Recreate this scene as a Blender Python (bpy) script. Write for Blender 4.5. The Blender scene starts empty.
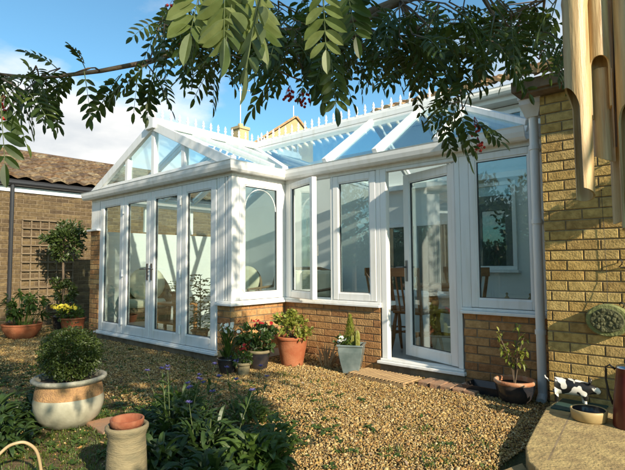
import bpy, bmesh, math, random
import numpy as np
from mathutils import Vector, Matrix, Euler
R = math.radians
PI = math.pi
scene = bpy.context.scene
col = scene.collection
rnd = random.Random(11)

# ------------------------------------------------------------------ camera
cam_d = bpy.data.cameras.new('camera'); cam = bpy.data.objects.new('camera', cam_d); col.objects.link(cam)
cam_d.sensor_width = 36.0; cam_d.lens = 27.99; cam_d.clip_start = 0.05; cam_d.clip_end = 2000
YAW, PITCH, ROLL = 0.7245, 0.0611, -0.006
def cam_axes():
    c, s = math.cos(YAW), math.sin(YAW)
    fw = Vector((-s*math.cos(PITCH), c*math.cos(PITCH), math.sin(PITCH)))
    rt = Vector((c, s, 0)); up = rt.cross(fw)
    r2 = rt*math.cos(ROLL) + up*math.sin(ROLL); u2 = -rt*math.sin(ROLL) + up*math.cos(ROLL)
    return r2, u2, fw
_r, _u, _f = cam_axes()
cam.matrix_world = Matrix(((_r.x, _u.x, -_f.x, 0), (_r.y, _u.y, -_f.y, 0), (_r.z, _u.z, -_f.z, 1.1007), (0, 0, 0, 1)))
scene.camera = cam

# ------------------------------------------------------------------ light
SUN_FROM = Vector((1.0, -0.26, 0.50)).normalized()      # low evening sun, grazing the house wall
EL = math.asin(SUN_FROM.z); AZ = math.atan2(SUN_FROM.x, SUN_FROM.y)
sl = bpy.data.lights.new('sun', 'SUN'); sl.energy = 5.0; sl.angle = R(0.55); sl.color = (1.0, 0.87, 0.68)
so = bpy.data.objects.new('sun', sl); col.objects.link(so)
so.rotation_euler = SUN_FROM.to_track_quat('Z', 'Y').to_euler()
so.location = (6, -2, 8)

world = bpy.data.worlds.new('World'); scene.world = world; world.use_nodes = True
wn = world.node_tree; wn.nodes.clear()
def wnode(t, **k):
    n = wn.nodes.new(t)
    for a, b in k.items(): setattr(n, a, b)
    return n
wo = wnode('ShaderNodeOutputWorld'); bg = wnode('ShaderNodeBackground'); bg.inputs['Strength'].default_value = 0.135
sky = wnode('ShaderNodeTexSky', sky_type='NISHITA'); sky.sun_disc = False
sky.sun_elevation = EL; sky.sun_rotation = AZ; sky.air_density = 1.0; sky.dust_density = 0.6; sky.ozone_density = 1.4
tc = wnode('ShaderNodeTexCoord'); sx = wnode('ShaderNodeSeparateXYZ')
wn.links.new(tc.outputs['Generated'], sx.inputs[0])
def wmath(op, a, b=None, clamp=False):
    n = wnode('ShaderNodeMath', operation=op); n.use_clamp = clamp
    for i, v in enumerate((a, b)):
        if v is None: continue
        if isinstance(v, (int, float)): n.inputs[i].default_value = v
        else: wn.links.new(v, n.inputs[i])
    return n.outputs[0]
zz = wmath('ADD', wmath('MAXIMUM', sx.outputs['Z'], 0.0), 0.16)
cx = wmath('DIVIDE', sx.outputs['X'], zz); cy = wmath('DIVIDE', sx.outputs['Y'], zz)
cxyz = wnode('ShaderNodeCombineXYZ'); wn.links.new(cx, cxyz.inputs[0]); wn.links.new(cy, cxyz.inputs[1])
cmap = wnode('ShaderNodeMapping'); cmap.inputs['Location'].default_value = (-4.5, -2.6, 0); cmap.inputs['Scale'].default_value = (0.62, 0.62, 1)
wn.links.new(cxyz.outputs[0], cmap.inputs[0])
n1 = wnode('ShaderNodeTexNoise'); n1.inputs['Scale'].default_value = 1.0; n1.inputs['Detail'].default_value = 9; n1.inputs['Roughness'].default_value = 0.56
wn.links.new(cmap.outputs[0], n1.inputs['Vector'])
cr = wnode('ShaderNodeValToRGB'); cr.color_ramp.elements[0].position = 0.47; cr.color_ramp.elements[1].position = 0.60
bias = wnode('ShaderNodeMapRange'); bias.interpolation_type = 'SMOOTHSTEP'      # a bank of cloud low down, clear above it
bias.inputs['From Min'].default_value = 0.27; bias.inputs['From Max'].default_value = 0.40; bias.inputs['To Min'].default_value = 0.20; bias.inputs['To Max'].default_value = -0.05
bias2 = wnode('ShaderNodeMapRange'); bias2.interpolation_type = 'SMOOTHSTEP'    # the bank lies to the left
bias2.inputs['From Min'].default_value = -0.86; bias2.inputs['From Max'].default_value = -0.70; bias2.inputs['To Min'].default_value = 0.20; bias2.inputs['To Max'].default_value = -0.06
wn.links.new(sx.outputs['Z'], bias.inputs['Value']); wn.links.new(sx.outputs['X'], bias2.inputs['Value'])
wn.links.new(wmath('ADD', n1.outputs['Fac'], wmath('MINIMUM', bias.outputs[0], bias2.outputs[0])), cr.inputs[0])
n2 = wnode('ShaderNodeTexNoise'); n2.inputs['Scale'].default_value = 2.6; n2.inputs['Detail'].default_value = 6
wn.links.new(cmap.outputs[0], n2.inputs['Vector'])
ccol = wnode('ShaderNodeMixRGB'); ccol.inputs[1].default_value = (3.2, 3.45, 3.7, 1); ccol.inputs[2].default_value = (5.7, 5.6, 5.35, 1)
cr2 = wnode('ShaderNodeValToRGB'); cr2.color_ramp.elements[0].position = 0.35; cr2.color_ramp.elements[1].position = 0.62
wn.links.new(n2.outputs['Fac'], cr2.inputs[0]); wn.links.new(cr2.outputs[0], ccol.inputs[0])
skyc = wnode('ShaderNodeMixRGB', blend_type='MULTIPLY'); skyc.inputs[0].default_value = 1; skyc.inputs[2].default_value = (0.62, 0.95, 0.98, 1)
wn.links.new(sky.outputs[0], skyc.inputs[1])
mixc = wnode('ShaderNodeMixRGB'); wn.links.new(cr.outputs[0], mixc.inputs[0]); wn.links.new(skyc.outputs[0], mixc.inputs[1]); wn.links.new(ccol.outputs[0], mixc.inputs[2])
wn.links.new(mixc.outputs[0], bg.inputs['Color']); wn.links.new(bg.outputs[0], wo.inputs['Surface'])

scene.view_settings.view_transform = 'Standard'; scene.view_settings.look = 'None'
scene.view_settings.exposure = 0.66; scene.view_settings.gamma = 1.0; scene.view_settings.use_curve_mapping = False
scene.render.engine = 'CYCLES'
scene.cycles.max_bounces = 10; scene.cycles.transparent_max_bounces = 24; scene.cycles.glossy_bounces = 4

# ------------------------------------------------------------------ materials
def newmat(name):
    m = bpy.data.materials.new(name); m.use_nodes = True
    return m, m.node_tree.nodes, m.node_tree.links, m.node_tree.nodes['Principled BSDF']
def c4(c): return (c[0], c[1], c[2], 1)
def mat(name, c, rough=0.6, c2=None, scale=6.0, bump=0.0, bscale=None, metal=0.0, spec=None, stretch=None, lo=0.35, hi=0.65, island=None, detail=4, transl=None):
    """base colour c, worn/mottled towards c2 by noise; island: per-piece brightness range"""
    m, N, L, B = newmat(name)
    B.inputs['Roughness'].default_value = rough; B.inputs['Metallic'].default_value = metal
    if spec is not None: B.inputs['Specular IOR Level'].default_value = spec
    t = N.new('ShaderNodeTexCoord'); mp = N.new('ShaderNodeMapping'); L.new(t.outputs['Object'], mp.inputs[0])
    if stretch: mp.inputs['Scale'].default_value = stretch
    out = None
    if c2 is not None:
        n = N.new('ShaderNodeTexNoise'); n.inputs['Scale'].default_value = scale; n.inputs['Detail'].default_value = detail
        L.new(mp.outputs[0], n.inputs['Vector'])
        r = N.new('ShaderNodeValToRGB'); r.color_ramp.elements[0].position = lo; r.color_ramp.elements[1].position = hi
        r.color_ramp.elements[0].color = c4(c); r.color_ramp.elements[1].color = c4(c2)
        L.new(n.outputs['Fac'], r.inputs[0]); out = r.outputs[0]
    if island is not None:
        g = N.new('ShaderNodeNewGeometry'); rr = N.new('ShaderNodeValToRGB')
        cols = island; rr.color_ramp.elements[0].color = c4(cols[0]); rr.color_ramp.elements[-1].color = c4(cols[-1])
        for i, cc in enumerate(cols[1:-1]):
            e = rr.color_ramp.elements.new((i+1)/(len(cols)-1)); e.color = c4(cc)
        L.new(g.outputs['Random Per Island'], rr.inputs[0])
        if out is None: out = rr.outputs[0]
        else:
            mx = N.new('ShaderNodeMixRGB'); mx.blend_type = 'MULTIPLY'; mx.inputs[0].default_value = 1.0
            L.new(out, mx.inputs[1]); L.new(rr.outputs[0], mx.inputs[2]); out = mx.outputs[0]
    if out is None: B.inputs['Base Color'].default_value = c4(c)
    else: L.new(out, B.inputs['Base Color'])
    if bump:
        n = N.new('ShaderNodeTexNoise'); n.inputs['Scale'].default_value = bscale or scale*4; n.inputs['Detail'].default_value = 6
        L.new(mp.outputs[0], n.inputs['Vector'])
        b = N.new('ShaderNodeBump'); b.inputs['Strength'].default_value = bump; b.inputs['Distance'].default_value = 0.01
        L.new(n.outputs['Fac'], b.inputs['Height']); L.new(b.outputs[0], B.inputs['Normal'])
    if transl:
        o = N['Material Output']; tr = N.new('ShaderNodeBsdfTranslucent'); ms = N.new('ShaderNodeMixShader'); ms.inputs[0].default_value = transl
        if out is None: tr.inputs['Color'].default_value = c4([v*1.6 for v in c])
        else:
            gm = N.new('ShaderNodeMixRGB'); gm.blend_type = 'MULTIPLY'; gm.inputs[0].default_value = 1; gm.inputs[2].default_value = (1.7, 1.7, 1.1, 1)
            L.new(out, gm.inputs[1]); L.new(gm.outputs[0], tr.inputs['Color'])
        L.new(B.outputs[0], ms.inputs[1]); L.new(tr.outputs[0], ms.inputs[2]); L.new(ms.outputs[0], o.inputs['Surface'])
    return m
def glassmat(name, tint, base=0.09, edge=0.75, rough=0.0):
    m, N, L, B = newmat(name); N.remove(B); o = N['Material Output']
    lw = N.new('ShaderNodeLayerWeight'); lw.inputs['Blend'].default_value = 0.5
    p = N.new('ShaderNodeMath'); p.operation = 'POWER'; p.inputs[1].default_value = 4.0; L.new(lw.outputs['Facing'], p.inputs[0])
    a = N.new('ShaderNodeMath'); a.operation = 'MULTIPLY_ADD'; a.inputs[1].default_value = edge; a.inputs[2].default_value = base; a.use_clamp = True
    L.new(p.outputs[0], a.inputs[0])
    t = N.new('ShaderNodeBsdfTransparent'); t.inputs[0].default_value = c4(tint)
    g = N.new('ShaderNodeBsdfGlossy'); g.inputs['Roughness'].default_value = rough; g.inputs['Color'].default_value = (0.92, 1, 1, 1)
    x = N.new('ShaderNodeMixShader'); L.new(a.outputs[0], x.inputs[0]); L.new(t.outputs[0], x.inputs[1]); L.new(g.outputs[0], x.inputs[2])
    L.new(x.outputs[0], o.inputs['Surface'])
    return m

M = {}
M['upvc'] = mat('white_upvc', (0.82, 0.82, 0.80), 0.30, (0.70, 0.69, 0.63), 3.0, 0.04, 30, stretch=(5, 5, .5), lo=.48, hi=.8, detail=8)
M['upvc_dirty'] = mat('weathered_upvc', (0.78, 0.77, 0.72), 0.4, (0.62, 0.60, 0.53), 3.0, 0.03, 30, lo=0.4, hi=0.75)
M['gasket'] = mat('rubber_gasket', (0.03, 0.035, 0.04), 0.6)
M['chrome'] = mat('chrome', (0.55, 0.55, 0.55), 0.25, metal=1.0)
M['handle'] = mat('dark_steel', (0.16, 0.16, 0.17), 0.3, metal=1.0)
M['glass'] = glassmat('window_glass', (0.93, 0.985, 0.98), 0.09, 0.7)
M['roof_glass'] = glassmat('roof_glass', (0.90, 0.97, 0.985), 0.13, 0.8, 0.03)
M['brick_house'] = mat('buff_brick', (1.0, 1.0, 1.0), 0.9, (0.62, 0.60, 0.55), 22, 0.6, 85, island=[(0.47, 0.30, 0.09), (0.57, 0.385, 0.125), (0.38, 0.24, 0.08), (0.52, 0.36, 0.12), (0.60, 0.43, 0.155), (0.43, 0.29, 0.11)])
M['brick_dwarf'] = mat('orange_brick', (1.0, 1.0, 1.0), 0.9, (0.7, 0.66, 0.6), 25, 0.8, 60, island=[(0.42, 0.20, 0.075), (0.52, 0.29, 0.11), (0.34, 0.155, 0.06), (0.54, 0.34, 0.145), (0.45, 0.22, 0.08)])
M['brick_old'] = mat('old_brown_brick', (1.0, 1.0, 1.0), 0.95, (0.6, 0.58, 0.55), 20, 0.6, 50, island=[(0.12, 0.082, 0.04), (0.17, 0.118, 0.055), (0.09, 0.06, 0.032), (0.21, 0.15, 0.07)])
M['mortar'] = mat('mortar', (0.20, 0.145, 0.075), 0.95, (0.28, 0.21, 0.12), 12, 0.5, 80)
M['mortar_dark'] = mat('mortar_dark', (0.15, 0.11, 0.07), 0.95, (0.26, 0.20, 0.13), 9, 0.5, 80)
M['plaster'] = mat('white_plaster', (0.80, 0.79, 0.74), 0.8, (0.75, 0.74, 0.69), 2, 0.05, 40)
M['tile_floor'] = mat('floor_tile', (0.50, 0.47, 0.42), 0.35, (0.44, 0.41, 0.36), 3)
M['rooftile_old'] = mat('lichened_roof_tile', (0.42, 0.36, 0.30), 0.95, (1.0, 0.95, 0.85), 16.0, 1.0, 50, lo=0.42, hi=0.66, detail=10, island=[(0.20, 0.14, 0.09), (0.30, 0.23, 0.15), (0.14, 0.095, 0.065), (0.26, 0.17, 0.10), (0.36, 0.31, 0.22)])
M['rooftile'] = mat('clay_roof_tile', (0.36, 0.20, 0.10), 0.9, (0.46, 0.32, 0.17), 6.0, 0.8, 30)
M['black_gutter'] = mat('black_gutter', (0.025, 0.025, 0.028), 0.4)
M['wood_pale'] = mat('weathered_wood', (0.42, 0.28, 0.13), 0.75, (0.28, 0.18, 0.09), 5, 0.4, 40, stretch=(1, 6, 6))
M['wood_grey'] = mat('grey_trellis_wood', (0.14, 0.10, 0.06), 0.85, (0.20, 0.15, 0.09), 8, 0.4, 40)
M['pine'] = mat('varnished_pine', (0.36, 0.16, 0.055), 0.4, (0.27, 0.11, 0.035), 6, stretch=(1, 1, 5))
M['wicker'] = mat('wicker', (0.30, 0.20, 0.10), 0.7, (0.20, 0.12, 0.06), 60, 0.8, 90)
M['cushion'] = mat('cream_cushion', (0.66, 0.60, 0.42), 0.9, (0.58, 0.53, 0.36), 8, 0.2, 60)
M['terracotta'] = mat('terracotta', (0.31, 0.085, 0.03), 0.75, (0.38, 0.14, 0.06), 9, 0.3, 60)
M['terracotta_dusty'] = mat('weathered_terracotta', (0.40, 0.17, 0.08), 0.9, (0.48, 0.34, 0.22), 14, 0.4, 60, lo=0.45, hi=0.7)
M['glaze_dark'] = mat('dark_glaze', (0.018, 0.020, 0.026), 0.2, (0.05, 0.04, 0.035), 10)
M['glaze_grey'] = mat('blue_grey_glaze', (0.10, 0.135, 0.13), 0.22, (0.20, 0.24, 0.23), 7, 0.1, 20)
M['glaze_cream'] = mat('cream_glaze', (0.42, 0.40, 0.30), 0.35, (0.24, 0.23, 0.16), 7, 0.25, 25, lo=0.4, hi=0.72, detail=8)
M['urn_band'] = mat('buff_rough_band', (0.42, 0.24, 0.10), 0.95, (0.30, 0.17, 0.08), 50, 0.9, 90)
M['rim_stone'] = mat('mossy_stone_rim', (0.36, 0.34, 0.28), 0.85, (0.20, 0.20, 0.15), 16, 0.5, 60)
M['stone_pot'] = mat('buff_fired_clay', (0.26, 0.21, 0.115), 0.85, (0.15, 0.13, 0.075), 9, 0.5, 50, stretch=(1, 1, 4))
M['slab'] = mat('riven_slab', (0.44, 0.33, 0.14), 0.92, (0.28, 0.20, 0.09), 9, 1.0, 45, detail=10)
M['paver'] = mat('clay_paver', (0.36, 0.19, 0.10), 0.9, (0.28, 0.18, 0.11), 12, 0.6, 60)
M['soil'] = mat('potting_soil', (0.045, 0.03, 0.018), 1.0, (0.08, 0.055, 0.03), 25, 0.8, 60)
M['bark'] = mat('rowan_bark', (0.11, 0.075, 0.045), 0.85, (0.18, 0.13, 0.085), 14, 0.6, 50, stretch=(1, 1, .4))
M['stem'] = mat('green_stem', (0.09, 0.12, 0.04), 0.7)
M['bamboo'] = mat('bamboo', (0.60, 0.45, 0.22), 0.45, (0.38, 0.23, 0.09), 22, 0.2, 60, stretch=(5, 5, .35), lo=0.38, hi=0.68, detail=8)
M['bamboo_in'] = mat('bamboo_inner', (0.42, 0.20, 0.07), 0.7, (0.50, 0.28, 0.11), 12, 0.2, 60, stretch=(1, 1, .3))
M['cord'] = mat('cord', (0.12, 0.08, 0.05), 0.9)
M['berry'] = mat('red_berry', (0.42, 0.02, 0.012), 0.3)
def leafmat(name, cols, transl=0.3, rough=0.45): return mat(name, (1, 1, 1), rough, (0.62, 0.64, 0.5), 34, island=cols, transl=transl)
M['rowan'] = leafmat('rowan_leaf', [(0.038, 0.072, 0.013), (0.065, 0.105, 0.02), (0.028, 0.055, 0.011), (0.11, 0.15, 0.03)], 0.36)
M['rowan_pale'] = leafmat('rowan_leaf_pale', [(0.17, 0.22, 0.07), (0.24, 0.28, 0.11), (0.11, 0.16, 0.045)], 0.42, rough=0.3)  # pale leaf undersides, with the sunlight on them put into the colour
M['box'] = leafmat('box_leaf', [(0.045, 0.075, 0.014), (0.075, 0.105, 0.02), (0.03, 0.055, 0.012)], 0.2)
M['bay'] = leafmat('bay_leaf', [(0.035, 0.062, 0.013), (0.06, 0.09, 0.018), (0.025, 0.045, 0.010)], 0.15)
M['dark_leaf'] = leafmat('dark_leaf', [(0.03, 0.06, 0.014), (0.045, 0.085, 0.02), (0.06, 0.10, 0.022)], 0.25)
M['mid_leaf'] = leafmat('mid_leaf', [(0.06, 0.11, 0.02), (0.10, 0.16, 0.03), (0.045, 0.09, 0.02)], 0.3)
M['yellow_leaf'] = leafmat('yellow_green_leaf', [(0.28, 0.30, 0.05), (0.20, 0.25, 0.04), (0.36, 0.34, 0.08), (0.14, 0.19, 0.03)], 0.3)
M['grass'] = leafmat('grass_blade', [(0.05, 0.09, 0.015), (0.10, 0.15, 0.02), (0.15, 0.18, 0.03), (0.06, 0.09, 0.015)], 0.3)
M['fl_red'] = mat('red_petal', (0.36, 0.010, 0.012), 0.6, transl=0.2)
M['fl_yellow'] = mat('yellow_petal', (0.75, 0.62, 0.06), 0.6, transl=0.2)
M['fl_white'] = mat('white_petal', (0.78, 0.78, 0.70), 0.6, transl=0.2)
M['fl_blue'] = mat('blue_petal', (0.15, 0.13, 0.34), 0.6, transl=0.2)
M['paint_red'] = mat('dark_red_enamel', (0.085, 0.012, 0.010), 0.3, (0.12, 0.03, 0.02), 9)
M['iron'] = mat('wrought_iron', (0.02, 0.018, 0.016), 0.6)
M['plaque'] = mat('mossy_plaque', (0.13, 0.15, 0.045), 0.9, (0.22, 0.23, 0.09), 22, 0.9, 45)
M['plaque_dark'] = mat('plaque_relief', (0.055, 0.06, 0.025), 0.9, (0.11, 0.11, 0.05), 30, 0.9, 60)
M['bowl_cream'] = mat('buff_stoneware', (0.48, 0.36, 0.17), 0.5, (0.40, 0.29, 0.13), 9)
M['teal'] = mat('teal_mat', (0.02, 0.06, 0.05), 0.8)
M['far_brick'] = mat('pale_far_brick', (0.52, 0.40, 0.21), 0.9, (0.44, 0.34, 0.18), 2.0)
M['fabric_dark'] = mat('dark_cane', (0.10, 0.07, 0.05), 0.8)
M['dead_leaf'] = leafmat('dead_leaf', [(0.22, 0.12, 0.05), (0.14, 0.075, 0.03), (0.30, 0.18, 0.07)], 0.1)
M['old_terracotta'] = mat('old_terracotta', (0.22, 0.06, 0.025), 0.85, (0.30, 0.12, 0.06), 14, 0.3, 60)
M['hose'] = mat('tan_hoop', (0.42, 0.31, 0.17), 0.5)
M['gravelstone'] = mat('gravel_stone', (1, 1, 1), 0.85, (0.7, 0.68, 0.62), 60, 0.3, 120,
    island=[(0.34, 0.20, 0.055), (0.48, 0.31, 0.09), (0.20, 0.10, 0.035), (0.54, 0.39, 0.15), (0.38, 0.20, 0.055), (0.11, 0.07, 0.04), (0.50, 0.345, 0.12), (0.64, 0.51, 0.28), (0.28, 0.18, 0.08), (0.56, 0.42, 0.18)])
def pigmat():
    m, N, L, B = newmat('black_patched_white_glaze'); B.inputs['Roughness'].default_value = 0.35
    t = N.new('ShaderNodeTexCoord'); v = N.new('ShaderNodeTexNoise'); v.inputs['Scale'].default_value = 21; v.inputs['Detail'].default_value = 0.5
    mp = N.new('ShaderNodeMapping'); mp.inputs['Location'].default_value = (0.55, 0.1, 0.3); L.new(t.outputs['Object'], mp.inputs[0])
    L.new(mp.outputs[0], v.inputs['Vector'])
    r = N.new('ShaderNodeValToRGB'); r.color_ramp.elements[0].position = 0.475; r.color_ramp.elements[1].position = 0.50
    r.color_ramp.elements[0].color = (0.72, 0.70, 0.62, 1); r.color_ramp.elements[1].color = (0.012, 0.012, 0.012, 1)
    L.new(v.outputs['Fac'], r.inputs[0]); L.new(r.outputs[0], B.inputs['Base Color'])
    return m
M['pig'] = pigmat()
def groundmat():
    m, N, L, B = newmat('garden_soil_and_grass'); B.inputs['Roughness'].default_value = 1.0
    t = N.new('ShaderNodeTexCoord'); n = N.new('ShaderNodeTexNoise'); n.inputs['Scale'].default_value = 1.3; n.inputs['Detail'].default_value = 8
    L.new(t.outputs['Object'], n.inputs['Vector'])
    r = N.new('ShaderNodeValToRGB'); e = r.color_ramp.elements; e[0].position = 0.38; e[0].color = (0.15, 0.095, 0.042, 1); e[1].position = 0.62; e[1].color = (0.045, 0.065, 0.018, 1)
    L.new(n.outputs['Fac'], r.inputs[0])
    n3 = N.new('ShaderNodeTexNoise'); n3.inputs['Scale'].default_value = 60; n3.inputs['Detail'].default_value = 6; L.new(t.outputs['Object'], n3.inputs['Vector'])
    mx = N.new('ShaderNodeMixRGB'); mx.blend_type = 'OVERLAY'; mx.inputs[0].default_value = 0.7; L.new(r.outputs[0], mx.inputs[1]); L.new(n3.outputs['Fac'], mx.inputs[2])
    L.new(mx.outputs[0], B.inputs['Base Color'])
    b = N.new('ShaderNodeBump'); b.inputs['Strength'].default_value = 1; b.inputs['Distance'].default_value = 0.02; L.new(n3.outputs['Fac'], b.inputs['Height']); L.new(b.outputs[0], B.inputs['Normal'])
    return m
M['ground'] = groundmat()

# ------------------------------------------------------------------ object helpers
def tag(o, label=None, cat=None, group=None, kind=None):
    if label: o['label'] = label
    if cat: o['category'] = cat
    if group: o['group'] = group
    if kind: o['kind'] = kind
    return o
def empty(name, loc, label, cat, group=None, rz=0.0):
    o = bpy.data.objects.new(name, None); col.objects.link(o); o.location = loc; o.rotation_euler = (0, 0, rz); o.empty_display_size = 0.1
    return tag(o, label, cat, group)
def copy_tree(o, parent=None):
    c = o.copy(); col.objects.link(c)
    if parent is not None: c.parent = parent
    for ch in list(o.children): copy_tree(ch, c)
    return c
class MB:
    """collects polygons; build() links them as one mesh object"""
    def __init__(s): s.v = []; s.f = []
    def add(s, vs, fs):
        b = len(s.v); s.v += [tuple(v) for v in vs]; s.f += [tuple(b+i for i in f) for f in fs]; return s
    def box(s, x0, y0, z0, x1, y1, z1):
        return s.add([(x0,y0,z0),(x1,y0,z0),(x1,y1,z0),(x0,y1,z0),(x0,y0,z1),(x1,y0,z1),(x1,y1,z1),(x0,y1,z1)],
                     [(0,3,2,1),(4,5,6,7),(0,1,5,4),(1,2,6,5),(2,3,7,6),(3,0,4,7)])
    def bar(s, p, q, w, h, up=(0,0,1)):
        p = Vector(p); q = Vector(q); d = (q-p).normalized(); u = Vector(up); sd = d.cross(u)
        if sd.length < 1e-4: sd = d.cross(Vector((1,0,0)))
        sd.normalize(); u = sd.cross(d).normalized(); a = sd*w/2; b = u*h/2
        return s.add([p-a-b,p+a-b,p+a+b,p-a+b,q-a-b,q+a-b,q+a+b,q-a+b],[(0,1,2,3),(7,6,5,4),(0,4,5,1),(1,5,6,2),(2,6,7,3),(3,7,4,0)])
    def tube(s, pts, rs, n=8, caps=True):
        pts = [Vector(p) for p in pts]
        if isinstance(rs, (int, float)): rs = [rs]*len(pts)
        b = len(s.v); ref = Vector((0.31, 0.2, 0.93))
        for i, p in enumerate(pts):
            d = (pts[min(i+1,len(pts)-1)] - pts[max(i-1,0)]).normalized()
            a = d.cross(ref)
            if a.length < 0.05: a = d.cross(Vector((1,0,0)))
            a.normalize(); c = d.cross(a)
            for k in range(n):
                t = 2*PI*k/n; s.v.append(tuple(p + (a*math.cos(t)+c*math.sin(t))*rs[i]))
        for i in range(len(pts)-1):
            for k in range(n):
                k2 = (k+1) % n; s.f.append((b+i*n+k, b+i*n+k2, b+(i+1)*n+k2, b+(i+1)*n+k))
        if caps:
            s.f.append(tuple(b+k for k in reversed(range(n)))); s.f.append(tuple(b+(len(pts)-1)*n+k for k in range(n)))
        return s
    def lathe(s, prof, n=32, c=(0,0,0), closed=False):
        b = len(s.v)
        for r, z in prof:
            for k in range(n):
                t = 2*PI*k/n; s.v.append((c[0]+r*math.cos(t), c[1]+r*math.sin(t), c[2]+z))
        for i in range(len(prof)-1):
            for k in range(n):
                k2 = (k+1) % n; s.f.append((b+i*n+k, b+i*n+k2, b+(i+1)*n+k2, b+(i+1)*n+k))
        return s
    def disc(s, c, r, n=24):
        b = len(s.v); s.v += [(c[0]+r*math.cos(2*PI*k/n), c[1]+r*math.sin(2*PI*k/n), c[2]) for k in range(n)]; s.f.append(tuple(b+k for k in range(n))); return s
    def sphere(s, c, r, n=10, m=7, sc=(1,1,1)):
        b = len(s.v)
        for i in range(m+1):
            ph = PI*i/m
            for k in range(n):
                t = 2*PI*k/n; s.v.append((c[0]+r*sc[0]*math.sin(ph)*math.cos(t), c[1]+r*sc[1]*math.sin(ph)*math.sin(t), c[2]+r*sc[2]*math.cos(ph)))
        for i in range(m):
            for k in range(n):
                k2 = (k+1) % n; s.f.append((b+i*n+k, b+(i+1)*n+k, b+(i+1)*n+k2, b+i*n+k2))
        return s
    def prism(s, poly, z0, z1):
        n = len(poly)
        return s.add([(x,y,z0) for x,y in poly]+[(x,y,z1) for x,y in poly], [tuple(reversed(range(n))), tuple(range(n,2*n))]+[(i,(i+1)%n,n+(i+1)%n,n+i) for i in range(n)])
    def slab(s, pts, t):
        """thin solid from a planar polygon, thickness t along its normal"""
        P = [Vector(p) for p in pts]; nrm = (P[1]-P[0]).cross(P[2]-P[0]).normalized()*t; n = len(P)
        return s.add([p for p in P]+[p+nrm for p in P], [tuple(reversed(range(n))), tuple(range(n,2*n))]+[(i,(i+1)%n,n+(i+1)%n,n+i) for i in range(n)])
    def build(s, name, m, parent=None, smooth=False, bevel=0.0):
        me = bpy.data.meshes.new(name); me.from_pydata(s.v, [], s.f); me.update()
        if smooth: me.polygons.foreach_set('use_smooth', [True]*len(me.polygons))
        me.materials.append(M[m] if isinstance(m, str) else m)
        o = bpy.data.objects.new(name, me); col.objects.link(o)
        if parent is not None: o.parent = parent
        if bevel:
            b = o.modifiers.new('bevel', 'BEVEL'); b.width = bevel; b.segments = 2; b.limit_method = 'ANGLE'
        return o
def local(o):
    """children are built in world coordinates; cancel the parent's location so they stay put"""
    for ch in o.children: ch.location = tuple(Vector(ch.location) - Vector(o.location))
def leaf(mb, p, d, up, L, W, droop=0.0, seg=3, fold=0.15):
    """a folded, pointed leaf from p along d"""
    d = Vector(d).normalized(); s_ = d.cross(Vector(up))
    if s_.length < 1e-3: s_ = d.cross(Vector((1,0.1,0)))
    s_.normalize(); n = s_.cross(d).normalized(); p = Vector(p)
    b = len(mb.v); prof = {3: (0.0, 0.9, 1.0, 0.0), 2: (0.0, 1.0, 0.0), 4: (0.0, .85, 1.0, .82, 0.0), 6: (0.0, .62, .92, 1.0, .97, .74, 0.0)}[seg]
    nn = len(prof)
    for i, w in enumerate(prof):
        t = i/(nn-1); c = p + d*(L*t) + Vector((0,0,-1))*(droop*L*t*t)
        if w == 0: mb.v.append(tuple(c))
        else: mb.v += [tuple(c - s_*(W*w/2) + n*(fold*W*w)), tuple(c), tuple(c + s_*(W*w/2) + n*(fold*W*w))]
    mb.f += [(b, b+2, b+1), (b, b+3, b+2)]
    for i in range(1, nn-2):
        a = b+1+(i-1)*3; mb.f += [(a, a+1, a+4, a+3), (a+1, a+2, a+5, a+4)]
    a = b+1+(nn-3)*3; e = b+1+(nn-2)*3; mb.f += [(a, a+1, e), (a+1, a+2, e)]
def rv(r=rnd): 
    while True:
        v = Vector((r.uniform(-1,1), r.uniform(-1,1), r.uniform(-1,1)))
        if 0.05 < v.length < 1: return v.normalized()
def crown(mb, c, rad, n, L, W, bias=0.5, clumps=0, seg=2, droop=0.1, r=rnd, upb=0.3):
    """leaves scattered in an uneven, clumpy ellipsoid"""
    c = Vector(c); cl = []
    if clumps:
        for _ in range(clumps):
            v = rv(r); q = r.uniform(0.45, 0.95); cl.append((Vector((v.x*rad[0]*q, v.y*rad[1]*q, v.z*rad[2]*q)), r.uniform(0.22, 0.42)))
    for _ in range(n):
        if cl:
            k, cr_ = r.choice(cl); v = rv(r)*(r.random()**bias)*cr_; p = c + k + Vector((v.x*rad[0], v.y*rad[1], v.z*rad[2]))
        else:
            v = rv(r)*(r.random()**bias); p = c + Vector((v.x*rad[0], v.y*rad[1], v.z*rad[2]))
        o = (p - c); d = (rv(r) + (o.normalized() if o.length > 1e-4 else Vector((0,0,1)))*0.9 + Vector((0,0,upb))).normalized()
        s = r.uniform(0.7, 1.2); leaf(mb, p, d, rv(r), L*s, W*s, droop, seg)
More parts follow.
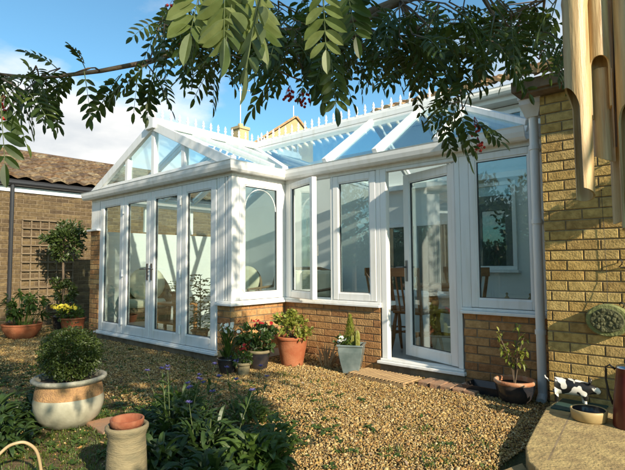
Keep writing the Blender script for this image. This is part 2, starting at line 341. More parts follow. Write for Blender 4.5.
def bricks(mb, o, u, n, length, height, bw=0.215, bh=0.065, j=0.010, depth=0.05, off=0.0, jit=0.0015, r=rnd, cuts=()):
    """running-bond brick faces; o origin, u unit along the wall, n outward normal"""
    o = Vector(o); u = Vector(u); n = Vector(n); z = Vector((0,0,1)); k = 0; zz_ = 0.0; c = 0.003
    while zz_ < height - 0.02:
        h = min(bh, height - zz_); x = -((bw+j)/2 if k % 2 else 0.0) + off
        while x < length:
            a = max(x, 0.0); b_ = min(x+bw, length)
            skip = any(a < cb and b_ > ca and zz_+h > cz0 and zz_ < cz1 for ca, cb, cz0, cz1 in cuts)
            if b_ - a > 0.02 and not skip:
                d = r.uniform(-jit, jit); e = [r.uniform(-.0012,.0012) for _ in range(4)]
                def P(xx, h_, dd): return o + u*xx + z*h_ + n*dd
                vs = [P(a,zz_+e[0],-depth),P(b_,zz_+e[1],-depth),P(b_,zz_+h+e[2],-depth),P(a,zz_+h+e[3],-depth),
                      P(a,zz_+e[0],d-c),P(b_,zz_+e[1],d-c),P(b_,zz_+h+e[2],d-c),P(a,zz_+h+e[3],d-c),
                      P(a+c,zz_+c+e[0],d),P(b_-c,zz_+c+e[1],d),P(b_-c,zz_+h-c+e[2],d),P(a+c,zz_+h-c+e[3],d)]
                mb.add(vs, [(0,1,5,4),(1,2,6,5),(2,3,7,6),(3,0,4,7),(4,5,9,8),(5,6,10,9),(6,7,11,10),(7,4,8,11),(8,9,10,11)])
            x += bw + j
        zz_ += bh + j; k += 1
def tiled_roof(name, o, u, v, nu, nv, m, parent=None, tw=0.30, th=0.30, amp=0.03, r=rnd):
    """interlocking roof tiles: rolls across, steps up the slope"""
    o = Vector(o); u = Vector(u).normalized(); v = Vector(v).normalized(); n = u.cross(v)
    if n.z < 0: n = -n
    n.normalize(); mb = MB(); S = 6
    for c in range(nv):
        for t in range(nu):
            dz = r.uniform(-.008, .008); dy = r.uniform(-.012, .012); b = len(mb.v); tilt = r.uniform(-.006, .006)
            for (vv, hh) in ((0.0, 0.0), (0.0, 0.048), (1.10, 0.010)):
                for s_ in range(S+1):
                    f = s_/S; roll = amp*(0.5-0.5*math.cos(2*PI*f))
                    mb.v.append(tuple(o + u*((t+f*1.04)*tw) + v*((c+vv)*th + dy) + n*(hh + roll + dz + tilt*f)))
            for q in range(2):
                for s_ in range(S): a = b+q*(S+1)+s_; mb.f.append((a, a+1, a+S+2, a+S+1))
    return mb.build(name, m, parent, smooth=False)
WORLD = []
def thing_w(name, loc, label, cat, group=None):
    e = empty(name, loc, label, cat, group); WORLD.append(e); return e

# ================================================================== SETTING
g = MB(); g.add([(-400,-400,0),(400,-400,0),(400,400,0),(-400,400,0)], [(0,1,2,3)])
tag(g.build('ground', 'ground'), kind='structure')

# ================================================================== HOUSE (behind and to the right)
house = thing_w('house', (0.4, 6.3, 0), 'buff brick house behind the conservatory with its wall at the right edge', 'house')
HX, HY = -1.13, 3.95
w = MB(); w.box(HX+0.004, HY+0.003, 0, 4.0, 6.3, 2.42)
wall = w.build('wall', 'mortar', house)
wb = MB(); bricks(wb, (HX, HY-0.005, 0.0), (1,0,0), (0,-1,0), 2.6, 2.41, depth=0.007, off=-0.07, jit=0.0025)
wb.build('brick_face', 'brick_house', wall)
# rear wall seen through the conservatory
b = MB(); b.box(-7.7, 6.30, 0, HX, 6.55, 2.9); b.box(-4.1, 6.302, 2.9, HX, 6.55, 3.13)
b.build('rear_wall', 'plaster', house)
s_ = MB(); s_.box(HX-0.012, 4.36, 0.1, HX-0.002, 6.3, 2.3); s_.build('inner_plaster', 'plaster', house)
# eaves
f = MB(); f.box(-4.1, 6.08, 3.14, -1.0, 6.11, 3.34); f.box(-4.1, 6.11, 3.14, -1.0, 6.3, 3.16); f.build('fascia', 'upvc_dirty', house)
gg = MB(); gg.tube([(-4.1, 6.02, 3.24), (-1.0, 6.02, 3.25)], 0.055, 10); gg.build('gutter', 'upvc_dirty', house)
tiled_roof('roof', (-4.15, 6.03, 3.36), (1,0,0), (0,1,0.40), 17, 8, 'rooftile', house, tw=0.20, th=0.28, amp=0.045)
k = MB(); k.box(-4.05, 6.12, 3.3, -1.0, 10, 3.34); k.build('roof_underlay', 'black_gutter', house)
k = MB(); k.box(HX-0.16, HY-0.16, 2.42, 4.2, HY, 2.50); k.box(HX-0.14, HY-0.13, 2.40, 4.2, HY, 2.42); k.build('soffit', 'bark', house)
tiled_roof('front_roof', (HX-0.2, HY-0.24, 2.50), (1,0,0), (0,1,0.35), 20, 10, 'rooftile', house, tw=0.26, th=0.28, amp=0.04)
def wall_window(x0, x1, z0, z1, y, name='window', mull=()):
    fr = MB(); t = 0.05
    fr.box(x0, y-0.04, z0, x1, y, z0+t); fr.box(x0, y-0.04, z1-t, x1, y, z1)
    fr.box(x0, y-0.04, z0+t, x0+t, y, z1-t); fr.box(x1-t, y-0.04, z0+t, x1, y, z1-t)
    for q in mull: fr.box(q-t/2, y-0.038, z0+t, q+t/2, y, z1-t)
    fr.box(x0-0.03, y-0.09, z0-0.035, x1+0.03, y, z0-0.002)
    fo = fr.build(name, 'upvc', house, bevel=0.004)
    p = MB(); p.box(x0+t, y-0.018, z0+t, x1-t, y-0.012, z1-t); p.build('pane', 'glass', fo)
    d = MB(); d.box(x0+t, y-0.008, z0+t, x1-t, y-0.003, z1-t); d.build('dark_room_sheet', 'gasket', fo)  # black sheet behind the pane; the unlit room's shade put into its colour
wall_window(-2.82, -2.12, 1.02, 2.16, 6.30)
wall_window(-4.1, -3.0, 0.67, 1.70, 6.30, mull=(-3.55,))
wall_window(-2.62, -1.98, 2.84, 3.07, 6.30, mull=(-2.3,))

# ================================================================== CONSERVATORY
con = thing_w('conservatory', (-4.2, 4.9, 0), 'white framed glass conservatory with gable end and double doors on low brick walls', 'conservatory')
XL, XC, XR = -7.62, -4.23, -1.14
D1, D2, YB = 3.43, 4.27, 6.28
ZS = 0.68
# low brick walls
def dwarf(name, o, u, n, L, H, inner, m='brick_dwarf', off=0.0):
    c = MB(); c.box(*inner); wo_ = c.build(name, 'mortar_dark', con)
    q = MB(); bricks(q, o, u, n, L, H, depth=0.012, off=off); q.build('brickwork', m, wo_)
dwarf('dwarf_wall', (XC-0.245, D1-0.006, 0), (1,0,0), (0,-1,0), 0.245, ZS-0.03, (XC-0.245, D1, 0, XC-0.008, D1+0.21, ZS-0.03))
dwarf('dwarf_wall', (XC-0.001, D1-0.006, 0), (0,1,0), (1,0,0), D2-D1+0.006, ZS-0.03, (XC-0.21, D1+0.212, 0, XC-0.007, D2+0.1, ZS-0.03), off=0.05)
dwarf('dwarf_wall', (XC, D2-0.006, 0), (1,0,0), (0,-1,0), 1.385, ZS-0.03, (XC-0.005, D2, 0, -2.845, D2+0.21, ZS-0.03), off=-0.05)
dwarf('dwarf_wall', (-1.935, D2-0.006, 0), (1,0,0), (0,-1,0), 0.80, ZS-0.03, (-1.935, D2, 0, XR, D2+0.21, ZS-0.03), off=-0.1)
dwarf('brick_pier', (XL-0.1, D1-0.006, 0), (1,0,0), (0,-1,0), 0.30, 1.64, (XL-0.1, D1, 0, -7.42, D1+0.11, 1.64))
b = MB(); b.box(XL-0.1, D1+0.112, 0, XL+0.1, YB, 1.64); b.build('side_wall', 'plaster', con)
b = MB(); b.box(-7.42, D1-0.01, 0.0, XC-0.245, D1+0.1, 0.088); b.build('plinth', 'mortar_dark', con); b = MB(); b.box(-2.845, D2-0.01, 0.0, -1.935, D2+0.1, 0.085); b.build('plinth', 'mortar_dark', con)
# inner floor
b = MB(); b.prism([(XL+0.1, D1+0.1),(XC-0.0, D1+0.1),(XC, D2+0.1),(XR, D2+0.1),(XR, YB),(XL+0.1, YB)], 0.02, 0.11); b.build('floor', 'tile_floor', con)
# cills
s_ = MB()
s_.prism([(XC-0.245,D1-0.05),(XC+0.05,D1-0.05),(XC+0.05,D2-0.05),(-2.83,D2-0.05),(-2.83,D2+0.1),(XC-0.1,D2+0.1),(XC-0.1,D1+0.1),(XC-0.245,D1+0.1)], ZS-0.028, ZS)
s_.prism([(XC-0.245,D1-0.02),(XC+0.02,D1-0.02),(XC+0.02,D2-0.02),(-2.83,D2-0.02),(-2.83,D2+0.1),(XC-0.1,D2+0.1),(XC-0.1,D1+0.1),(XC-0.245,D1+0.1)], ZS+0.001, ZS+0.025)
s_.build('sill', 'upvc', con, bevel=0.005)
s_ = MB()
s_.box(-1.95, D2-0.05, ZS-0.028, XR+0.01, D2+0.1, ZS); s_.box(-1.95, D2-0.02, ZS+0.001, XR, D2+0.1, ZS+0.025)
s_.build('sill', 'upvc', con, bevel=0.005)
s_ = MB()
s_.box(XL-0.14, D1-0.06, 1.642, -7.40, D1+0.12, 1.672)
s_.build('sill', 'upvc', con, bevel=0.005)
s_ = MB()
s_.box(-7.46, D1-0.055, 0.09, -4.46, D1+0.1, 0.118); s_.box(-7.44, D1-0.02, 0.119, -4.465, D1+0.1, 0.135)
s_.build('sill', 'upvc', con, bevel=0.005)
s_ = MB()
s_.box(-2.86, D2-0.055, 0.09, -1.92, D2+0.1, 0.118); s_.box(-2.84, D2-0.02, 0.119, -1.94, D2+0.1, 0.14)
s_.build('sill', 'upvc', con, bevel=0.005)

# fixed frame: posts and heads. F = front plane depth 7 cm
ZT = 2.10
fr = MB()
def post(x0, x1, y, z0, z1, d=0.07): fr.box(x0, y, z0, x1, y+d, z1)
for a, b_ in ((-7.42, -7.385), (-4.50, -4.462)): post(a, b_, D1, 0.136, ZT)
post(XL-0.1, -7.422, D1, 1.673, ZT)                     # panel over the pier
post(-4.46, -4.365, D1, ZS+0.026, ZT); post(-4.353, -4.315, D1+0.002, ZS+0.026, ZT); post(-4.303, XC, D1, ZS+0.026, ZT)
fr.box(XL-0.1, D1, ZT, XC, D1+0.07, 2.19)               # head, gable side
fr.box(XC-0.07, D1+0.071, ZT, XC, D2+0.1, 2.19)         # head, return
fr.box(XC+0.001, D2, ZT, XR, D2+0.07, 2.19)             # head, long side
fr.box(XC-0.07, D1+0.071, ZS+0.026, XC, D1+0.11, ZT); fr.box(XC-0.07, D2-0.05, ZS+0.026, XC, D2+0.1, ZT)
post(XC+0.001, -4.165, D2, ZS+0.026, ZT); post(-3.51, -3.47, D2, ZS+0.026, ZT); post(-2.885, -2.832, D2, ZS+0.026, ZT)
post(-2.83, -2.76, D2, 0.141, ZT); post(-2.0, -1.952, D2, 0.141, ZT); post(-1.95, -1.86, D2, ZS+0.026, ZT); post(-1.27, XR, D2, ZS+0.026, ZT)
fr.box(-2.759, D2, 2.065, -2.001, D2+0.07, ZT-0.001)
fr.box(XL-0.07, D1+0.12, 1.67, XL, D1+0.2, 2.19); fr.box(XL-0.07, D1+0.21, 2.1, XL, YB, 2.19)
for yy in (4.3, 5.2): fr.box(XL-0.068, yy, 1.67, XL-0.002, yy+0.07, 2.099)
fr.build('frame', 'upvc', con, bevel=0.006)
gk = MB(); gk.box(-4.365, D1+0.012, ZS+0.03, -4.353, D1+0.06, ZT-0.02); gk.build('seal_strip', 'gasket', con); gk = MB(); gk.box(-4.315, D1+0.012, ZS+0.03, -4.303, D1+0.06, ZT-0.02)
gk.build('seal_strip', 'gasket', con); gk = MB(); gk.box(-7.384, D1+0.03, 0.14, -7.38, D1+0.06, ZT); gk.box(-7.43,D1-0.001,1.68,-7.425,D1+0.01,ZT)
gk.build('seal_strip', 'gasket', con)
p = MB(); p.box(XL-0.03, D1+0.2, 1.67, XL-0.024, YB, 2.1); p.build('side_pane', 'glass', con)
# sashes -------------------------------------------------------------
def sash(name, w_, z0, z1, st=0.075, bt=0.075, parent=con, arch=False, dep=0.06):
    """leaf in local coords: x 0..w, front face y=0, hinge at x=0"""
    m = MB(); m.box(0,0,z0, st,dep,z1); m.box(w_-st,0,z0, w_,dep,z1); m.box(st,0.001,z0, w_-st,dep-.001,z0+bt); m.box(st,0.001,z1-st, w_-st,dep-.001,z1)
    o = m.build(name, 'upvc', parent, bevel=0.006)
    q = MB(); e = 0.012      # stepped glazing bead
    q.box(st,0.008,z0+bt, st+e,dep-.01,z1-st); q.box(w_-st-e,0.008,z0+bt, w_-st,dep-.01,z1-st); q.box(st+e,0.009,z0+bt, w_-st-e,dep-.011,z0+bt+e); q.box(st+e,0.009,z1-st-e, w_-st-e,dep-.011,z1-st)
    if arch:
        cx_ = w_/2; r_ = (w_-2*st)/2-0.02; zc = z1-st-r_-0.03
        q.tube([(cx_+r_*math.cos(t), 0.026, zc+r_*math.sin(t)) for t in [PI*k/16 for k in range(17)]], 0.006, 6)
    q.build('glazing_bead', 'upvc', o)
    gq = MB()
    for a in (st+e, w_-st-e-0.004): gq.box(a,0.016,z0+bt+e, a+0.004,dep-.02,z1-st-e)
    for a in (z0+bt+e, z1-st-e-0.004): gq.box(st+e+.004,0.0165,a, w_-st-e-.004,dep-.021,a+0.004)
    gq.build('seal', 'gasket', o)
    gl = MB(); gl.box(st+e,0.022,z0+bt+e, w_-st-e,0.028,z1-st-e); gl.build('pane', 'glass', o)
    return o
def handle(par, x, z, side=1):
    m = MB(); m.box(x-0.014,-0.012,z-0.11, x+0.014,0.0,z+0.11); m.tube([(x,-0.012,z+0.04),(x,-0.05,z+0.04),(x+side*0.11,-0.052,z+0.036)], 0.009, 8)
    m.build('handle', 'handle', par, bevel=0.002)
def hinges(par, x, zs):
    for z in zs: m = MB(); m.tube([(x,-0.012,z-0.05),(x,-0.012,z+0.05)], 0.013, 8); m.build('hinge', 'upvc', par)
leafs = [(-7.375, -6.675), (-6.660, -5.940), (-5.925, -5.205), (-5.190, -4.505)]
for i, (a, b_) in enumerate(leafs):
    o = sash('door' if i in (1,2) else 'glazed_panel', b_-a, 0.14, ZT-0.005, st=0.095, bt=0.12); o.location = (a, D1-0.008, 0)
    if i == 1: handle(o, b_-a-0.045, 1.02, -1); hinges(o, 0.0, (0.32, 1.0, 1.9))
    if i == 2: handle(o, 0.045, 1.02, 1); hinges(o, b_-a, (0.32, 1.0, 1.9))
fillers = MB()
for a, b_ in ((-6.674,-6.661),(-5.939,-5.926),(-5.204,-5.191)): fillers.box(a, D1+0.004, 0.14, b_, D1+0.05, ZT)
fillers.build('mullion', 'upvc', con)
o = sash('window', D2-D1-0.165, ZS+0.03, ZT-0.005, arch=True); o.rotation_euler = (0,0,PI/2); o.location = (XC+0.006, D1+0.112, 0)
o = sash('window', 0.60, ZS+0.03, ZT-0.005, st=0.06); o.rotation_euler = (0,0,R(-19.5)); o.location = (-4.16, D2-0.012, 0); o['label'] = 'narrow window standing ajar'
m_ = MB(); m_.box(0.575, 0.061, 1.2, 0.59, 0.085, 1.32); m_.build('handle', 'chrome', o)
o = sash('window', 0.58, ZS+0.03, ZT-0.005); o.location = (-3.467, D2-0.006, 0)
o = sash('window', 0.585, ZS+0.03, ZT-0.005, st=0.06); o.location = (-1.857, D2-0.006, 0)
# single door, hinged on the right and open inwards
o = sash('door', 0.735, 0.15, 2.055, st=0.085, bt=0.10); o['label'] = 'single door standing open inwards'
o.location = (-2.012, D2+0.02, 0); o.rotation_euler = (0,0,PI-R(19)); o.scale = (1,-1,1)
handle(o, 0.735-0.04, 1.03, 1)
# head fascia + gutter ------------------------------------------------
fa = MB()
fa.box(XL-0.2, D1-0.035, 2.15, XC+0.035, D1-0.001, 2.25); fa.box(XC+0.001, D1-0.001, 2.15, XC+0.035, D2-0.035, 2.25); fa.box(XC+0.001, D2-0.035, 2.15, XR, D2-0.001, 2.25)
fa.build('fascia', 'upvc', con)
gt = MB()
def gutter_run(pts):
    prof = [(0.036,-0.113),(0.085,-0.112),(0.105,-0.09),(0.118,-0.05),(0.122,-0.012),(0.128,0.0),(0.118,0.0),(0.10,-0.03),(0.09,-0.095),(0.036,-0.098)]
    n = len(prof); b = len(gt.v); P = [Vector((x,y,0)) for x,y in pts]
    for i,p in enumerate(P):
        if i == 0: d = (P[1]-P[0]).normalized(); nn = Vector((d.y,-d.x,0)); sc=1
        elif i == len(P)-1: d = (P[-1]-P[-2]).normalized(); nn = Vector((d.y,-d.x,0)); sc=1
        else:
            d1=(P[i]-P[i-1]).normalized(); d2=(P[i+1]-P[i]).normalized(); a=Vector((d1.y,-d1.x,0)); c=Vector((d2.y,-d2.x,0)); nn=(a+c)/(1+a.dot(c)); sc=1
        for r_,z_ in prof: gt.v.append(tuple(p+nn*r_+Vector((0,0,2.252+z_))))
    for i in range(len(P)-1):
        for k in range(n): k2=(k+1)%n; gt.f.append((b+i*n+k,b+(i+1)*n+k,b+(i+1)*n+k2,b+i*n+k2))
    gt.f.append(tuple(b+k for k in range(n))); gt.f.append(tuple(b+(len(P)-1)*n+k for k in reversed(range(n))))
gutter_run([(XL-0.22, D1), (XC, D1), (XC, D2), (-1.32, D2)])
go = gt.build('gutter', 'upvc', con)
# downpipe with hopper
dp = MB(); px, py = -1.245, 4.165
dp.tube([(px,py,0.04),(px,py,2.30)], 0.036, 20)
for z in (1.44, 0.55, 2.05): dp.tube([(px,py,z-0.018),(px,py,z+0.018)], 0.043, 20); dp.box(px-0.012,py+0.03,z-0.015,px+0.012,D2,z+0.015)
dp.tube([(px,py,0.05),(px+0.005,py-0.07,0.012)], 0.038, 16)
dp.add([(px-.05,py-.045,2.30),(px+.05,py-.045,2.30),(px+.05,py+.05,2.30),(px-.05,py+.05,2.30),(px-.085,py-.085,2.40),(px+.085,py-.085,2.40),(px+.085,py+.07,2.40),(px-.085,py+.07,2.40),(px-.085,py-.085,2.44),(px+.085,py-.085,2.44),(px+.085,py+.07,2.44),(px-.085,py+.07,2.44)],
       [(3,2,1,0),(0,1,5,4),(1,2,6,5),(2,3,7,6),(3,0,4,7),(4,5,9,8),(5,6,10,9),(6,7,11,10),(7,4,8,11),(8,9,10,11)])
dp.box(px-.095, py-.095, 2.44, px+.095, py+.08, 2.462)
dp.build('downpipe', 'upvc', con)

# roof ---------------------------------------------------------------
ZE, ZR = 2.268, 2.975
XM, YM = -5.87, 5.22
R0 = Vector((XM, D1-0.02, ZR)); R1 = Vector((XM, YM, ZR)); R2 = Vector((XM, YB, ZR)); RH = Vector((-2.55, YM, ZR))
EV = Vector((XC+0.04, D2-0.04, ZE)); EF = Vector((XC+0.04, D1-0.02, ZE)); EE = Vector((-1.30, D2-0.04, ZE)); EB = Vector((-1.30, 6.2, ZE)); EVB = Vector((XC+0.04, 6.2, ZE)); EL0 = Vector((-7.53, D1-0.02, ZE)); EL2 = Vector((-7.53, YB, ZE))
def pane(name, pts, t=0.012):
    q = MB(); q.slab(pts, t); return q.build(name, 'roof_glass', con)
pane('roof_pane', [EF, EV, R1, R0]); pane('roof_pane', [EV, EE, RH, R1]); pane('roof_pane', [EE, EB, RH]); pane('roof_pane', [EB, EVB, R1, RH])
pane('roof_pane', [EVB, Vector((XC+.04, YB, ZE)), R2, R1]); pane('roof_pane', [EL2, EL0, R0, R2])
def rafter(p, q, w_=0.06, h_=0.055, lift=0.02):
    m = MB(); L_ = Vector((0,0,lift)); m.bar(Vector(p)+L_, Vector(q)+L_, w_, h_); m.bar(Vector(p)-Vector((0,0,.035)), Vector(q)-Vector((0,0,.035)), w_*0.7, 0.05)
    m.build('rafter', 'upvc', con, bevel=0.005)
def lerp(a, b, t): return a + (b-a)*t
for x in (-3.54, -2.85): rafter((x, EE.y-0.02, ZE), (x, YM, ZR))
for x in (-3.54, -2.85): rafter((x, 6.2, ZE), (x, YM, ZR))
rafter(EE, RH, .07); rafter(EB, RH, .07); rafter((-1.3, 5.22, ZE), RH); rafter(EV, R1, .07); rafter(EVB, R1, .07)
rafter((-2.15, EE.y-0.02, ZE), lerp(EE, RH, 0.68)); 
for y in (4.02,): rafter((EF.x, y, ZE), (XM, y, ZR))
for y in (4.62, 5.22):
    t = (y-EV.y)/(R1.y-EV.y); rafter((EV.x+(R1.x-EV.x)*t, y, ZE+(ZR-ZE)*t), (XM, y, ZR)) if y < 5.2 else None
for y in (4.02, 4.62, 5.22, 5.8): rafter((-7.53, y, ZE), (XM, y, ZR))
# ridges
rg = MB(); rg.bar(R0+Vector((0,-.05,.03)), R2+Vector((0,0,.03)), 0.14, 0.07); rg.bar(R0+Vector((0,-.05,.08)), R2+Vector((0,0,.08)), 0.05, 0.05)
rg.bar(R1+Vector((.07,0,.028)), RH+Vector((.03,0,.028)), 0.14, 0.07); rg.bar(R1+Vector((.03,0,.078)), RH+Vector((.03,0,.078)), 0.05, 0.05); rg.bar(R1+Vector((.07,-.06,-.06)), RH+Vector((.03,-.06,-.06)), 0.03, 0.09)
rg.build('ridge', 'upvc', con, bevel=0.006)
# eaves beam
eb = MB(); eb.box(XL-0.02, D1-0.03, 2.192, XC+0.03, D1+0.06, 2.262); eb.box(XC-0.05, D1+0.061, 2.192, XC+0.03, D2-0.04, 2.262); eb.box(XC-0.05, D2-0.039, 2.192, XR, D2+0.06, 2.262)
eb.box(XL-0.07, D1+0.061, 2.192, XL+0.06, YB, 2.262); eb.build('eaves_beam', 'upvc', con); eb = MB(); eb.box(XC, 6.18, 2.192, XR, YB, 2.262); eb.build('eaves_beam', 'upvc', con)
# cresting: a row of little spear finials on each ridge
def finial(mb, x, y, z, h=0.145, w_=0.021):
    mb.lathe([(0.0,0),(w_*1.0,0.0),(w_*0.45,h*.25),(w_*1.15,h*.42),(w_*0.5,h*.55),(w_*0.9,h*.68),(0.0005,h)], 8, (x,y,z))
cf = MB(); z0 = ZR+0.10; y = D1-0.02
cf.bar((XM, D1-0.05, z0+0.012), (XM, YB, z0+0.012), 0.012, 0.022)
while y < YB: finial(cf, XM, y, z0+0.01); y += 0.135
cf.build('ridge_cresting', 'upvc', con)
cf = MB(); cf.bar((XM+.08, YM, z0+0.010), (-2.55, YM, z0+0.010), 0.012, 0.022); x = XM+0.17
while x < -2.55: finial(cf, x, YM, z0+0.008); x += 0.135
cf.build('ridge_cresting', 'upvc', con)
# gable end
gb = MB(); yg = D1-0.012
A0 = Vector((-7.72, yg, 2.262)); A1 = Vector((XM, yg, 3.03)); A2 = Vector((-4.02, yg, 2.262))
def rake(mb, P, Q, w_, y0, y1):
    d = (Q-P).normalized(); n = Vector((-d.z,0,d.x)); n = n if n.z < 0 else -n
    a, b_, c, e = P, Q, Q+n*w_, P+n*w_
    # clip the inner edge to sill level and centre line
    mb.add([(v.x,y0,v.z) for v in (a,b_,c,e)]+[(v.x,y1,v.z) for v in (a,b_,c,e)], [(0,1,2,3),(7,6,5,4),(0,4,5,1),(1,5,6,2),(2,6,7,3),(3,7,4,0)])
rake(gb, Vector((-7.70,0,2.262)), Vector((XM-0.001,0,3.045)), 0.115, yg-0.035, yg+0.02)
rake(gb, Vector((-4.13,0,2.262)), Vector((XM+0.001,0,3.045)), 0.115, yg-0.034, yg+0.019)
gb.box(-7.6, yg-0.02, 2.256, -4.2, yg+0.05, 2.325)
for x, zt in ((-6.58, 2.66), (XM, 2.96), (-5.16, 2.66)): gb.box(x-0.04, yg-0.012, 2.326, x+0.04, yg+0.05, zt)
gb.build('gable_frame', 'upvc', con, bevel=0.005)
ap = MB(); ap.box(XM-0.10, yg-0.075, 2.93, XM+0.10, yg-0.037, 3.10); ap.tube([(XM, yg-0.05, 3.10),(XM, yg-0.05, 3.16)], 0.02, 10); finial(ap, XM, yg-0.05, 3.15, 0.14, 0.025)
ap.build('apex_finial', 'upvc', con, bevel=0.004)
gp = MB(); gp.add([(-7.5,yg+0.022,2.3),(-4.24,yg+0.022,2.3),(XM,yg+0.022,2.97),(-7.5,yg+0.028,2.3),(-4.24,yg+0.028,2.3),(XM,yg+0.028,2.97)], [(0,1,2),(5,4,3),(0,3,4,1),(1,4,5,2),(2,5,3,0)])
gp.build('gable_pane', 'glass', con)
# ================================================================== GARAGE ON THE LEFT
gar = thing_w('garage', (-11.5, 4, 0), 'old brown brick garage with lichened tiled roof, left of the conservatory', 'garage')
GX = -9.75
b = MB(); b.box(-13.5, -3.0, 0, GX-0.005, 8.5, 2.52); wg = b.build('wall', 'mortar_dark', gar)
q = MB(); bricks(q, (GX+0.003, -0.5, 0), (0,1,0), (1,0,0), 8.5, 2.45, depth=0.012, jit=0.002); q.build('brick_face', 'brick_old', wg)
b = MB(); b.box(GX+0.001, -3, 2.44, GX+0.03, 8.5, 2.53); b.build('fascia', 'upvc', gar)
b = MB(); b.tube([(GX+0.10, -3, 2.60),(GX+0.10, 8.5, 2.60)], 0.06, 10); b.box(GX-0.3, -3, 2.535, GX+0.06, 8.5, 2.56); b.build('gutter', 'black_gutter', gar)
tiled_roof('roof', (GX+0.16, -2.0, 2.66), (0,1,0), (-2.95,0,1.08), 36, 11, 'rooftile_old', gar, tw=0.29, th=0.29, amp=0.05)
b = MB(); b.slab([(GX+0.02,-3,2.60),(GX+0.02,8.6,2.60),(-12.7,8.6,3.62),(-12.7,-3,3.62)], 0.03); b.build('roof_underlay', 'black_gutter', gar)
b = MB(); b.tube([(-12.62, -2, 3.72),(-12.62, 8.6, 3.72)], 0.12, 10); b.build('ridge_tile', 'rooftile_old', gar)
b = MB(); b.tube([(GX+0.1, 2.88, 0.0),(GX+0.1, 2.88, 2.55)], 0.035, 10); b.build('downpipe', 'black_gutter', gar)
def trellis(y0, y1, z0, z1, lab):
    t = thing_w('trellis', (GX+0.03, (y0+y1)/2, z0), lab, 'trellis')
    m = MB(); n = max(2, int(round((y1-y0)/0.15)))
    for i in range(n+1):
        y = y0+(y1-y0)*i/n; m.box(GX+0.02, y-.011, z0, GX+0.035, y+.011, z1)
    k = int(round((z1-z0)/0.15))
    for i in range(k+1):
        z = z0+(z1-z0)*i/k; m.box(GX+0.036, y0-.01, z-.011, GX+0.05, y1+.01, z+.011)
    m.build('lattice', 'wood_grey', t)
trellis(3.08, 3.98, 0.25, 1.95, 'square lattice trellis panel fixed to the old brown brick wall')

# ================================================================== FAR HOUSE
fh = thing_w('neighbouring_house', (-19, 26, 0), 'pale gabled house with square chimney far beyond the conservatory roof', 'house')
def cs(x, y, d):     # real place of a far corner: distance d along the view direction
    v = _f + _r*((x-312.5)/486.07) - _u*((y-235)/486.07); return Vector((0,0,1.1007)) + v*d
ap_, lo_, ro_ = Vector((-20.62, 21.80, 10.27)), Vector((-22.92, 19.29, 8.01)), Vector((-20.54, 23.30, 9.23))
bk = Vector((-6.5, 4.0, 0))
m = MB(); m.add([lo_, ro_, ap_, Vector((lo_.x,lo_.y,0)), Vector((ro_.x,ro_.y,0))] + [p_+bk for p_ in (lo_, ro_, ap_, Vector((lo_.x,lo_.y,0)), Vector((ro_.x,ro_.y,0)))],
    [(3,4,1,2,0),(8,5,7,6,9),(3,0,5,8),(4,9,6,1)]); m.build('wall', 'far_brick', fh)
m = MB(); ov = Vector((0.12,-.1,0)); up_ = Vector((0,0,.04))
m.slab([lo_+ov+(lo_-ap_)*.06+up_, ap_+ov+up_, ap_+bk+up_, lo_+bk+(lo_-ap_)*.06+up_], 0.12)
m.slab([ap_+ov+up_, ro_+ov+(ro_-ap_)*.06+up_, ro_+bk+(ro_-ap_)*.06+up_, ap_+bk+up_], 0.12)
rf_ = m.build('roof', 'rooftile', fh)
ch = MB(); c0 = Vector((-23.0, 19.3, 0)); ch.box(c0.x-.36,c0.y-.36,6.5,c0.x+.36,c0.y+.36,9.45); ch.box(c0.x-.42,c0.y-.42,9.45,c0.x+.42,c0.y+.42,9.62); ch.tube([(c0.x,c0.y,9.6),(c0.x,c0.y,9.85)],.16,10); ch.build('chimney', 'far_brick', fh)
an = MB(); an.tube([(c0.x,c0.y,9.6),(c0.x,c0.y,12.2)],.03,6); an.tube([(c0.x-.1,c0.y-.1,12.0),(c0.x+.7,c0.y+.7,11.95)],.02,5)
for t_ in (.15,.35,.55): an.tube([(c0.x+t_-.15,c0.y+t_+.15,12.0),(c0.x+t_+.15,c0.y+t_-.15,12.0)],.015,4)
an.build('aerial', 'upvc_dirty', fh); an = MB(); an.tube([(-21.4,22.4,9.9),(-21.4,22.4,11.4)],.03,6)
an.build('aerial', 'upvc_dirty', fh)
lw = MB(); lw.box(-30,19.8,0,-22.2,27,7.6); lw.build('wing', 'far_brick', fh)

# ================================================================== POTS AND PLANTS
def pot(par, prof, m, soil_z, soil_r, n=36, name='pot'):
    mb = MB(); mb.lathe(prof, n); mb.disc((0,0,prof[0][1]), prof[0][0], n); o = mb.build(name, m, par, smooth=False)
    o.data.polygons.foreach_set('use_smooth', [True]*len(o.data.polygons)); mo = o.modifiers.new('bevel','BEVEL'); mo.width = .003; mo.limit_method = 'ANGLE'; mo.segments = 2
    s = MB(); s.disc((0,0,soil_z), soil_r, n); s.build('soil', 'soil', o)
    return o
def foliage(par, m, name='foliage', **k):
    mb = MB(); crown(mb, **k); return mb.build(name, m, par)
def flowers(par, m, pts, r_=0.02, petals=6, name='flowers', r=rnd):
    for p_ in pts:
        mb = MB(); p_ = Vector(p_); ax = (rv(r)+Vector((0.1,-0.5,1.0))).normalized(); a = ax.orthogonal().normalized(); b_ = ax.cross(a)
        for i in range(petals):
            t = 2*PI*i/petals + r.uniform(-.2,.2); d = a*math.cos(t)+b_*math.sin(t)+ax*0.35; leaf(mb, p_, d, ax, r_, r_*0.75, seg=3, fold=0.2)
        mb.build('flower', m, par)
TP = lambda r1,h,r0,rim=.018,t=.016: [(r0,0.0),(r0+(r1-r0)*.5,h*.5),(r1-.012,h-rim*1.6),(r1,h-rim*1.55),(r1+.006,h-rim*.8),(r1+.003,h),(r1-t,h),(r1-t-.004,h-.05)]

